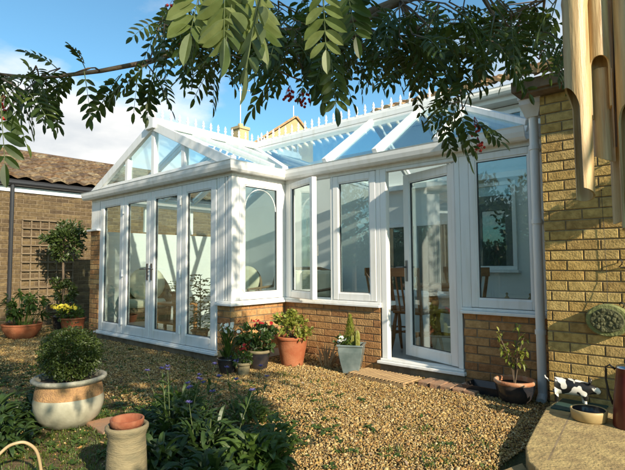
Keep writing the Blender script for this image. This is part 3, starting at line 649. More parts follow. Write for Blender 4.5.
# big glazed urn with a clipped box ball
e = empty('glazed_planter', (-3.575, 1.46, 0), 'wide cream glazed bowl planter with rough buff band and grey rim', 'planter')
pr_ = [(0.12,0.0),(0.17,0.012),(0.225,0.07),(0.248,0.14),(0.252,0.19),(0.245,0.225)]
mb = MB(); mb.lathe(pr_, 48); mb.disc((0,0,0), .12, 48); mb.build('body', 'glaze_cream', e, smooth=True)
mb = MB(); mb.lathe([(0.246,0.225),(0.240,0.27),(0.228,0.318)], 48); mb.build('band', 'urn_band', e, smooth=True)
mb = MB(); mb.lathe([(0.228,0.316),(0.252,0.330),(0.268,0.342),(0.270,0.356),(0.258,0.366),(0.232,0.362),(0.222,0.34),(0.215,0.30)], 48); mb.build('rim', 'rim_stone', e, smooth=True)
mb = MB(); mb.disc((0,0,0.325), .222, 40); mb.build('soil', 'soil', e)
e.scale = (.90,.90,.92)
e = empty('box_bush', (-3.575, 1.46, 0.30), 'round clipped box bush growing in the cream glazed planter', 'bush')
mb = MB(); crown(mb, (0,0,0.20), (0.225,0.225,0.20), 5200, 0.022, 0.013, bias=0.3, seg=2, r=random.Random(2)); crown(mb, (0,0,0.20), (0.235,0.235,0.215), 3400, 0.024, 0.014, bias=0.35, clumps=110, seg=2, r=random.Random(3)); mb.build('foliage', 'box', e)
e.scale = (.90,.90,.92)
mb = MB()
for i in range(9):
    a = i*.7; mb.tube([(0.02*math.cos(a),.02*math.sin(a),-.01),(0.12*math.cos(a),.12*math.sin(a),.2)], [.008,.003], 5)
mb.build('stem', 'bark', e)

# tall bay standard
e = empty('bay_tree', (-8.95, 3.5, 0), 'tall standard bay tree with ragged round head against the brown brick wall', 'tree')
mb = MB(); mb.tube([(0,0,0.2),(0.01,0.01,0.7),(-.01,0,1.2),(0,0,1.6)], [.022,.02,.018,.012], 8)
for i in range(14):
    v = rv(); mb.tube([(0,0,1.25+.03*i*.7),(v.x*.22,v.y*.22,1.35+.035*i*.7+v.z*.1)], [.008,.003], 5)
mb.build('trunk', 'bark', e)
mb = MB(); crown(mb, (0,0,1.56), (0.37,0.37,0.33), 1500, 0.085, 0.030, bias=.5, clumps=34, seg=3, r=random.Random(5)); mb.build('crown', 'bay', e)
pot(e, TP(.17,.24,.12), 'glaze_dark', .2, .15)
e = empty('bay_bush', (-8.72, 3.42, 0), 'low bushy shrub at the foot of the standard bay tree', 'bush')
foliage(e, 'bay', c=(0,0,0.66), rad=(0.20,0.20,0.24), n=560, L=.07, W=.028, clumps=14, seg=3)
mb = MB(); mb.tube([(0,0,0),(0,0,.8)], [.015,.006], 6); mb.build('stem', 'bark', e)

e = empty('terracotta_pot', (-8.30, 3.42, 0), 'round terracotta pot of yellow flowers left of the conservatory', 'pot')
pot(e, TP(.20,.26,.14), 'terracotta', .22, .18); 
foliage(e, 'mid_leaf', c=(-.05,-.03,.32), rad=(.22,.2,.12), n=260, L=.07, W=.03, seg=3)
flowers(e, 'fl_yellow', [(rnd.uniform(-.32,.12), rnd.uniform(-.22,.05), rnd.uniform(.36,.46)) for _ in range(40)], .042)
e = empty('terracotta_bowl', (-8.28, 2.66, 0), 'wide low terracotta bowl overflowing with broad green leaves, at the far left', 'pot')
pot(e, [(.16,0),(.24,.07),(.30,.17),(.305,.22),(.32,.235),(.315,.255),(.29,.255),(.28,.21)], 'terracotta', .22, .28)
mb = MB(); r = random.Random(8)
for i in range(46):
    a = r.uniform(0,2*PI); q = r.uniform(0,.22); h_ = r.uniform(.12,.55); p_ = Vector((q*math.cos(a), q*math.sin(a), .22)); t_ = p_+Vector((math.cos(a)*r.uniform(.05,.24), math.sin(a)*r.uniform(.05,.24), h_))
    mb.tube([p_, (p_+t_)/2+Vector((0,0,.04)), t_], [.006,.005,.003], 5)
    for k in range(6):
        leaf(mb, t_, (rv(r)+Vector((math.cos(a),math.sin(a),.1))), Vector((0,0,1)), .13, .05, .25, 4)
mb.build('foliage', 'mid_leaf', e)
e.scale = (.88,.88,.92)

# white flowers in the small dark pot
e = empty('dark_pot', (-3.98, 3.18, 0), 'small dark glazed pot of tall white flowers by the door corner', 'pot')
pot(e, [(.065,0),(.085,.05),(.098,.11),(.102,.135),(.108,.145),(.106,.16),(.092,.16),(.088,.12)], 'glaze_dark', .135, .09)
mb = MB(); r = random.Random(9)
for i in range(150):
    a = r.uniform(0,2*PI); q = r.uniform(0,.07); z = r.uniform(.14,.42); leaf(mb, (q*math.cos(a),q*math.sin(a),z), (math.cos(a)*.5,math.sin(a)*.5,1), (0,0,1), .10, .016, .1, 3)
mb.build('foliage', 'mid_leaf', e); flowers(e, 'fl_white', [(r.uniform(-.085,.085), r.uniform(-.08,.08), r.uniform(.40,.50)) for _ in range(16)], .026)
# small pot with red and blue flowers
e = empty('buff_pot', (-3.80, 3.24, 0), 'smallest buff pot, red and blue flowers over it, between the two dark pots', 'pot')
pot(e, TP(.072,.13,.052), 'stone_pot', .11, .06)
foliage(e, 'mid_leaf', c=(-.02,0,.17), rad=(.11,.10,.08), n=220, L=.045, W=.018, seg=3)
flowers(e, 'fl_red', [(r.uniform(-.05,.03), r.uniform(-.03,.05), r.uniform(.24,.31)) for _ in range(5)], .022)
flowers(e, 'fl_blue', [(r.uniform(-.13,.0), r.uniform(-.09,-.02), r.uniform(.10,.2)) for _ in range(10)], .018)
# red cyclamens
e = empty('cyclamen_pot', (-3.89, 3.53, 0), 'dark pot with pale rim full of red flowers against the return wall', 'pot')
po = pot(e, [(.08,0),(.10,.08),(.115,.16),(.118,.175)], 'glaze_dark', .15, .11); mb = MB(); mb.lathe([(.118,.175),(.132,.185),(.132,.2),(.12,.208),(.105,.2),(.103,.17)], 36); mb.build('rim', 'stone_pot', e, smooth=True)
foliage(e, 'dark_leaf', c=(-.01,0,.32), rad=(.20,.19,.16), n=560, L=.06, W=.034, clumps=16, seg=3)
flowers(e, 'fl_red', [(r.uniform(-.2,.16), r.uniform(-.16,.12), r.uniform(.40,.52)) for _ in range(11)], .024)
# terracotta pot of yellow-green succulent
e = empty('terracotta_pot', (-3.76, 3.90, 0), 'tall terracotta pot of yellow green shrub in the inner corner', 'pot')
pot(e, [(.115,0),(.135,.10),(.158,.22),(.165,.285),(.178,.29),(.180,.312),(.172,.322),(.15,.322),(.145,.27)], 'terracotta', .29, .155)
foliage(e, 'yellow_leaf', c=(0,0,.42), rad=(.24,.22,.16), n=640, L=.05, W=.028, clumps=22, seg=3)
mb = MB()
for i in range(10): v = rv(r); mb.tube([(0,0,.29),(v.x*.15,v.y*.15,.43)], [.007,.004], 5)
mb.build('stem', 'bark', e)
e = empty('buff_seed_stalks', (-3.36, 4.02, 0), 'dry buff grass stalks leaning against the brick wall between terracotta and blue grey pots', 'plant')
mb = MB()
for i in range(26):
    a = r.uniform(-.12,.12); h_ = r.uniform(.2,.42); leaf(mb, (a*.4, r.uniform(-.04,.04), 0), (a*3+r.uniform(-.3,.5), r.uniform(-.2,.2), 1), (0,1,0), h_, .018, .3, 4)
mb.build('stalks', 'wood_pale', e)
# square blue-grey pot
e = empty('square_glazed_pot', (-3.02, 4.00, 0), 'tall tapered square blue grey glazed pot left of the open door', 'pot', rz=R(28))
def sqpot(par, r0, r1, h_, m):
    mb = MB(); prof = [(r0,0),(r0+(r1-r0)*.55,h_*.4),(r1*.985,h_*.75),(r1,h_-.02),(r1+.012,h_-.016),(r1+.012,h_),(r1-.012,h_),(r1-.016,h_-.05)]
    b_ = len(mb.v)
    for rr, z in prof:
        for sx_, sy_ in ((-1,-1),(1,-1),(1,1),(-1,1)): mb.v.append((sx_*rr, sy_*rr, z))
    for i in range(len(prof)-1):
        for k in range(4): k2=(k+1)%4; mb.f.append((i*4+k,i*4+k2,(i+1)*4+k2,(i+1)*4+k))
    mb.f.append((3,2,1,0)); mb.f.append(tuple((len(prof)-1)*4+k for k in range(4)))
    o = mb.build('pot', m, par, bevel=.012); return o
sqpot(e, .075, .122, .30, 'glaze_grey')
s = MB(); s.box(-.108,-.108,.262,.108,.108,.27); s.build('soil', 'soil', e)
e = empty('dwarf_conifer', (-3.05, 4.02, .27), 'small pointed lime green conifer in the square blue grey pot', 'plant')
mb = MB(); r = random.Random(21)
for i in range(700):
    z = r.random()**1.25*.30; q = (.30-z)*.30*(r.random()**.4)+.004; a = r.uniform(0,2*PI); leaf(mb, (q*math.cos(a),q*math.sin(a),z), (math.cos(a)*.5,math.sin(a)*.5,1.1), (0,0,1), .035, .011, 0, 2)
mb.build('foliage', 'yellow_leaf', e); mb = MB(); mb.tube([(0,0,-.02),(0,0,.24)], [.008,.003], 6); mb.build('stem', 'bark', e)
e = empty('cactus', (-2.945, 4.0, .27), 'pale green ribbed columnar cactus beside the conifer in the square pot', 'plant')
for (x,y,h_,q) in ((0,0,.17,.024),(-.045,-.02,.12,.02),(.03,-.045,.09,.018)):
    mb = MB(); prof=[(q*.8,0),(q,.03),(q*1.05,h_*.6),(q*.85,h_*.85),(q*.4,h_*.97),(.001,h_)]; b_=0; n_=20
    for rr,z in prof:
        for k in range(n_): t=2*PI*k/n_; r2_=rr*(1+.13*(1 if k%2 else -1)); mb.v.append((x+r2_*math.cos(t),y+r2_*math.sin(t),z))
    for i in range(len(prof)-1):
        for k in range(n_): k2=(k+1)%n_; mb.f.append((i*n_+k,i*n_+k2,(i+1)*n_+k2,(i+1)*n_+k))
    mb.build('column', 'yellow_leaf', e)
e = empty('trailing_plant', (-3.08, 3.94, .27), 'low cream and green trailing plant at the front of the square pot', 'plant')
foliage(e, 'mid_leaf', c=(0,0,.05), rad=(.09,.06,.05), n=140, L=.04, W=.02, seg=3); flowers(e, 'fl_white', [(r.uniform(-.03,.08), r.uniform(-.07,-.02), r.uniform(.05,.1)) for _ in range(7)], .025)

# slatted mat at the door
e = empty('slatted_mat', (-2.62, 3.98, 0.0), 'slatted wooden duckboard lying on the gravel in front of the open door', 'mat', rz=R(-4))
mb = MB()
for i in range(15): x = -.31+.62*i/14; mb.box(x-.013,-.15,.032,x+.013,.15,.05)
mb.build('slats', 'wood_pale', e, bevel=.002)
mb = MB()
for y in (-.14,0,.14): mb.box(-.33,y-.015,.012,.33,y+.015,.031)
mb.build('battens', 'wood_pale', e)
# clay pavers
lab_ = ['clay paver nearest the slatted mat, under the door sill', 'second clay paver from the slatted mat', 'third clay paver from the slatted mat', 'fourth clay paver from the mat, before the last', 'last clay paver, next to the black tray']
for i in range(5):
    mb = MB(); mb.box(-.052,-.105,0,.052,.105,.045); o = mb.build('paver', 'paver', None, bevel=.006)
    o.location = (-2.19+.113*i, 4.06-.012*i, .003+.003*(i%2)); o.rotation_euler = (R(rnd.uniform(-2,2)), R(rnd.uniform(-2,2)), R(rnd.uniform(-6,6))); tag(o, lab_[i], 'paver', 'clay pavers in front of the door')
# black tray
mb = MB(); mb.add([(-.2,-.1,0),(.2,-.1,0),(.2,.1,0),(-.2,.1,0),(-.22,-.12,.07),(.22,-.12,.07),(.22,.12,.07),(-.22,.12,.07),(-.21,-.11,.07),(.21,-.11,.07),(.21,.11,.07),(-.21,.11,.07),(-.19,-.09,.012),(.19,-.09,.012),(.19,.09,.012),(-.19,.09,.012)],
  [(3,2,1,0),(0,1,5,4),(1,2,6,5),(2,3,7,6),(3,0,4,7),(4,5,9,8),(5,6,10,9),(6,7,11,10),(7,4,8,11),(8,9,13,12),(9,10,14,13),(10,11,15,14),(11,8,12,15),(12,13,14,15)])
o = mb.build('seed_tray', 'glaze_dark', None); o.location = (-1.62, 4.09, .015); tag(o, 'shallow black tray on the ground under the right window', 'tray')
# right dark pot with straggly shrub
e = empty('dark_pot', (-1.40, 3.99, 0), 'dark round pot with brown rim and a straggly shrub by the downpipe', 'pot')
pot(e, [(.09,0),(.125,.05),(.145,.12),(.148,.155)], 'glaze_dark', .14, .135); mb = MB(); mb.lathe([(.148,.155),(.158,.165),(.158,.182),(.148,.188),(.136,.182),(.134,.15)], 36); mb.build('rim', 'terracotta_dusty', e, smooth=True)
mb = MB(); lf = MB(); r = random.Random(33); tips = []
for (dx,dy,dz) in ((-.10,-.05,.44),(-.02,-.02,.26),(.08,0,.42),(.03,.04,.50),(-.06,0,.33),(.10,-.03,.30)):
    mb.tube([(0,0,.14),(dx*.3,dy*.3,.14+dz*.5),(dx,dy,.14+dz*.9)], [.006,.004,.002], 6); tips.append((dx,dy,.14+dz*.9)); tips.append((dx*.6,dy*.6,.14+dz*.6))
mb.build('stem', 'bark', e)
for t_ in tips:
    for k in range(11): leaf(lf, Vector(t_)+rv(r)*.02, rv(r)+Vector((0,-.1,.2)), (0,0,1), r.uniform(.04,.06), .017, .2, 3)
lf.build('foliage', 'yellow_leaf', e)

# chimney pot planter in front
e = empty('clay_cylinder_pot', (-2.20, 1.165, 0), 'tall buff clay cylinder pot standing in the front left foreground', 'pot')
mb = MB(); mb.lathe([(.112,0),(.110,.1),(.104,.22),(.098,.31),(.104,.335),(.113,.352),(.113,.366),(.104,.372),(.09,.366),(.086,.33),(.086,.1)], 48); mb.disc((0,0,.1),.086,40)
for z in (.08,.14,.20,.26): mb.lathe([(.1095-(z*.03),z-.004),(.1125-(z*.035),z),(.1095-(z*.032),z+.004)], 48)
mb.build('pot', 'stone_pot', e, smooth=True)
e.scale = (.86,.86,.97)
e = empty('terracotta_pot', (-2.20, 1.165, .29), 'small empty terracotta pot nested in the top of the tall buff clay pot', 'pot')
mb = MB(); mb.lathe([(.06,-.02),(.075,.05),(.080,.072),(.086,.074),(.089,.10),(.085,.104),(.077,.10),(.072,.06),(.055,.0),(.001,.0)], 44); mb.build('body', 'old_terracotta', e, smooth=True)
e.scale = (.86,.86,.95)
# hoop in the lower-left corner
hp = [Vector(q_) for q_ in ((-2.71,.69,-.1),(-2.70,.70,.0),(-2.69,.745,.16),(-2.67,.80,.235),(-2.64,.84,.258),(-2.63,.88,.25),(-2.63,.925,.20),(-2.65,.955,.10),(-2.66,.965,0),(-2.66,.965,-.1))]
mb = MB(); sm_ = []
for i in range(1, len(hp)-2):
    for j_ in range(6):
        t = j_/6; a_, b_, c_, d_ = hp[i-1:i+3]; sm_.append(.5*((2*b_)+(c_-a_)*t+(2*a_-5*b_+4*c_-d_)*t*t+(3*b_-a_-3*c_+d_)*t**3))
mb.tube(sm_+[hp[-2]], .0075, 8); o = mb.build('cane_hoop', 'hose', None, smooth=True); tag(o, 'bent tan cane hoop stuck in the grass at the lower left corner', 'hoop')

# ================================================================== SLAB, PIG, BOWL, WATERING CAN
mb = MB(); mb.prism([(-1.05,3.93),(-1.06,3.60),(-.985,3.1),(-.93,2.78),(-.86,2.60),(-.80,2.52),(1.6,2.2),(1.6,3.93)], .0, .112); o = mb.build('paving_slab', 'slab', None, bevel=.008); tag(o, kind='structure')
mb = MB(); mb.prism([(-.92,2.70),(-.97,2.52),(-.90,2.30),(-.74,2.18),(-.5,2.2),(1.2,2.0),(1.2,2.45),(-.78,2.50),(-.85,2.59)], .0, .055); o = mb.build('lower_paving', 'slab', None, bevel=.008); tag(o, kind='structure')
mb = MB(); mb.prism([(-.905,3.60),(-.895,3.60),(-.775,2.66),(-.785,2.66)], .106, .1122); o = mb.build('slab_joint', 'mortar', None); tag(o, kind='structure')
mb = MB(); mb.box(-1.03,3.60,.113,-.74,3.90,.121); o = mb.build('rubber_mat', 'teal', None, bevel=.002); tag(o, 'dark teal mat under the spotted pig figure', 'mat')

SLZ = .121
def skin(name, verts, edges, rad, m, parent=None, sub=2):
    me = bpy.data.meshes.new(name); me.from_pydata(verts, edges, []); o = bpy.data.objects.new(name, me); col.objects.link(o)
    s = o.modifiers.new('skin','SKIN'); 
    for i, v in enumerate(me.skin_vertices[0].data if me.skin_vertices else []): v.radius = rad[i]
    s.use_smooth_shade = True; su = o.modifiers.new('sub','SUBSURF'); su.levels = sub; su.render_levels = sub
    me.materials.append(M[m]);
    if parent: o.parent = parent
    return o
def skinned(name, verts, edges, rad, m, parent=None, sub=2, root=0):
    me = bpy.data.meshes.new(name); bm = bmesh.new(); lay = bm.verts.layers.skin.verify(); vs = [bm.verts.new(v) for v in verts]
    for i, v in enumerate(vs): rr = rad[i] if isinstance(rad[i], tuple) else (rad[i], rad[i]); v[lay].radius = rr; v[lay].use_root = (i == root)
    for a, b_ in edges: bm.edges.new((vs[a], vs[b_]))
    bm.to_mesh(me); bm.free(); o = bpy.data.objects.new(name, me); col.objects.link(o)
    s = o.modifiers.new('skin','SKIN'); s.use_smooth_shade = True; s.branch_smoothing = .4
    su = o.modifiers.new('sub','SUBSURF'); su.levels = sub; su.render_levels = sub; me.materials.append(M[m])
    if parent: o.parent = parent
    return o
pg = empty('pig_figure', (-.93, 3.78, SLZ), 'white ornamental pig with black patches standing by the house wall', 'ornament', rz=R(8))
V = [(-.11,0,.120),(-.05,0,.122),(.02,0,.119),(.075,0,.124),(.118,0,.122),(.150,0,.108),(.172,0,.100)]
Rr = [(.046,.052),(.057,.063),(.058,.064),(.050,.056),(.040,.043),(.023,.023),(.019,.018)]
E_ = [(i,i+1) for i in range(6)]
for (bi, x, y) in ((0,-.115,.027),(0,-.105,-.03),(3,.062,.027),(3,.078,-.028)):
    i = len(V); V += [(x,y,.075),(x+(.008 if bi==0 else -.003),y*1.1,.035),(x,y*1.1,.006)]; Rr += [(.019,.019),(.011,.011),(.0115,.0115)]; E_ += [(bi,i),(i,i+1),(i+1,i+2)]
skinned('body', V, E_, Rr, 'pig', pg, 2, 1)
for sgn in (-1,1):
    mb = MB(); leaf(mb, (.10,.018*sgn,.148), (.25,.35*sgn,.9), (1,0,0), .042, .034, 0, 4, .3); o = mb.build('ear', 'pig', pg); so_ = o.modifiers.new('s','SOLIDIFY'); so_.thickness = .005
    mb = MB(); mb.sphere((.133,.024*sgn,.128), .0035, 8, 6); mb.build('eye', 'gasket', pg)
mb = MB(); mb.tube([(-.145,0,.14),(-.160,.005,.155),(-.172,-.004,.165),(-.178,.006,.178),(-.170,0,.186)], [.007,.006,.005,.004,.003], 8); mb.build('tail', 'pig', pg, smooth=True)
e = empty('feeding_bowl', (-.775, 3.50, .113), 'buff stoneware bowl, dark inside, in front of the pig figure', 'bowl')
mb = MB(); mb.lathe([(.085,0),(.098,.006),(.104,.05),(.106,.066),(.101,.070),(.094,.066)], 40); mb.disc((0,0,0),.085,40); mb.build('body', 'bowl_cream', e, smooth=True)
mb = MB(); mb.lathe([(.0945,.066),(.092,.03),(.08,.016),(.001,.015)], 40); mb.build('inside', 'glaze_dark', e, smooth=True)
e = empty('enamel_jug', (-.555, 3.50, .113), 'tall dark red enamel jug with thin handle beside the bowl at the right edge', 'jug')
mb = MB(); mb.lathe([(.088,0),(.09,.01),(.082,.15),(.066,.30),(.060,.345),(.064,.352),(.058,.352),(.055,.33),(.05,.2)], 36); mb.disc((0,0,0),.088,36); mb.build('body', 'paint_red', e, smooth=True)
mb = MB(); mb.tube([(-.064,0,.335),(-.095,0,.36),(-.115,0,.345),(-.118,0,.27),(-.105,0,.18),(-.084,0,.12)], .0065, 8); mb.build('handle', 'iron', e, smooth=True)
mb = MB(); mb.lathe([(.061,.352),(.058,.362),(.03,.372),(.002,.375)], 30); mb.build('lid', 'chrome', e, smooth=True)

# ================================================================== WALL ORNAMENTS
e = thing_w('wall_plaque', (-.72, 3.90, .71), 'oval mossy green relief plaque hanging by a wire on the buff brick wall', 'plaque')
def xdisc(mb, c, rx, rz_, y0, y1, n=36):
    b_ = len(mb.v)
    for y,s_ in ((y0,.93),(y0+.008,1.0),(y1,1.0)):
        for k in range(n): t=2*PI*k/n; mb.v.append((c[0]+rx*s_*math.cos(t), y, c[2]+rz_*s_*math.sin(t)))
    for i in range(2):
        for k in range(n): k2=(k+1)%n; mb.f.append((b_+i*n+k,b_+i*n+k2,b_+(i+1)*n+k2,b_+(i+1)*n+k))
    mb.f.append(tuple(b_+k for k in range(n))); mb.f.append(tuple(b_+2*n+k for k in reversed(range(n))))
mb = MB(); xdisc(mb, (-.72,0,.705), .135, .112, 3.865, 3.925); mb.build('disc', 'plaque', e, smooth=False)
mb = MB(); xdisc(mb, (-.72,0,.705), .105, .083, 3.858, 3.866); r = random.Random(4)
for i in range(40):
    a = r.uniform(0,2*PI); q = r.random()**.5; mb.sphere((-.72+.095*q*math.cos(a), 3.858, .705+.073*q*math.sin(a)), r.uniform(.008,.018), 7, 5, (1,.6,1))
mb.build('relief', 'plaque_dark', e)
mb = MB(); mb.tube([(-.72,3.90,.81),(-.722,3.93,1.0),(-.735,3.935,1.62)], .0018, 5); mb.tube([(-.735,3.95,1.62),(-.735,3.925,1.62)], .004, 6); mb.build('wire', 'iron', e)
for z, lb in ((1.09, 'upper curled iron hook on the brick wall at the right edge'), (.80, 'lower curled iron hook on the brick wall just above the plaque')):
    e = thing_w('iron_hook', (-.63, 3.93, z), lb, 'hook'); mb = MB()
    mb.tube([(-.655,3.94,z+.012),(-.65,3.92,z+.028),(-.635,3.91,z+.032),(-.622,3.91,z+.018),(-.63,3.92,z-.002),(-.65,3.935,z-.018),(-.62,3.94,z-.02),(-.58,3.94,z-.018)], .004, 7); mb.build('hook', 'iron', e, smooth=True)
# beside the frame on the right: unseen casters added to shadow the wall
e = empty('shadow_barrel', (.33, 3.70, .113), 'unseen dark barrel added to cast a shadow on the buff brick wall', 'shadow caster')
mb = MB(); mb.lathe([(.0,0),(.19,0),(.22,.1),(.225,.35),(.21,.60),(.225,.61),(.225,.63),(.0,.66)], 30); mb.build('barrel', 'teal', e, smooth=True)  # made-up barrel, shades the foot of the wall
mb = MB(); mb.tube([(-.0,-.22,.12),(0,-.28,.12),(0,-.285,.09)], .014, 8); mb.build('tap', 'iron', e)
e = empty('shadow_basket', (-.02, 3.74, 1.90), 'unseen leafy basket added to cast a shadow band on the brick wall', 'hanging basket')
mb = MB(); mb.lathe([(.02,-.13),(.10,-.10),(.15,-.02),(.155,0)], 24); mb.build('basket', 'iron', e); mb = MB(); mb.tube([(0,.21,.22),(0,0,.25),(0,0,.2)], .006, 6)
for i in range(3): a = i*2.1; mb.tube([(0,0,.2),(.15*math.cos(a),.15*math.sin(a),0)], .002, 4)
mb.build('bracket', 'iron', e); foliage(e, 'mid_leaf', c=(0,0,-.02), rad=(.20,.16,.11), n=420, L=.05, W=.03, seg=2)  # made-up basket, there for the shadow band higher on the wall

# branch skeleton of the rowan, metres
LIMBS = [[(-0.48, 2.01, 2.36), (-0.79, 1.88, 2.29), (-1.01, 1.69, 2.18), (-1.23, 1.57, 2.11), (-1.49, 1.41, 2.1), (-1.72, 1.21, 2.05), (-1.88, 1.07, 1.98), (-2.04, 0.93, 1.94), (-2.13, 0.72, 1.87), (-2.2, 0.53, 1.86)], [(-0.79, 1.88, 2.29), (-0.78, 2.17, 2.18), (-0.89, 2.21, 2.02), (-0.96, 2.16, 1.83)], [(-1.01, 1.69, 2.18), (-1.23, 1.51, 2.02), (-1.3, 1.47, 1.84)], [(-0.48, 2.01, 2.36), (-0.68, 2.51, 2.4), (-0.77, 2.71, 2.19)], [(-1.01, 1.69, 2.18), (-0.99, 1.86, 2.07), (-1.09, 1.91, 1.96)], [(-1.23, 1.57, 2.11), (-1.55, 1.5, 2.03)], [(-1.23, 0.46, 1.86), (-1.42, 0.43, 1.84), (-1.6, 0.41, 1.7), (-1.67, 0.42, 1.6)], [(-0.46, 0.49, 1.57), (-0.43, 0.4, 1.44)], [(-0.46, 0.49, 1.57), (-0.5, 0.36, 1.45)], [(-0.47, 0.61, 1.63), (-0.47, 0.55, 1.52)]]
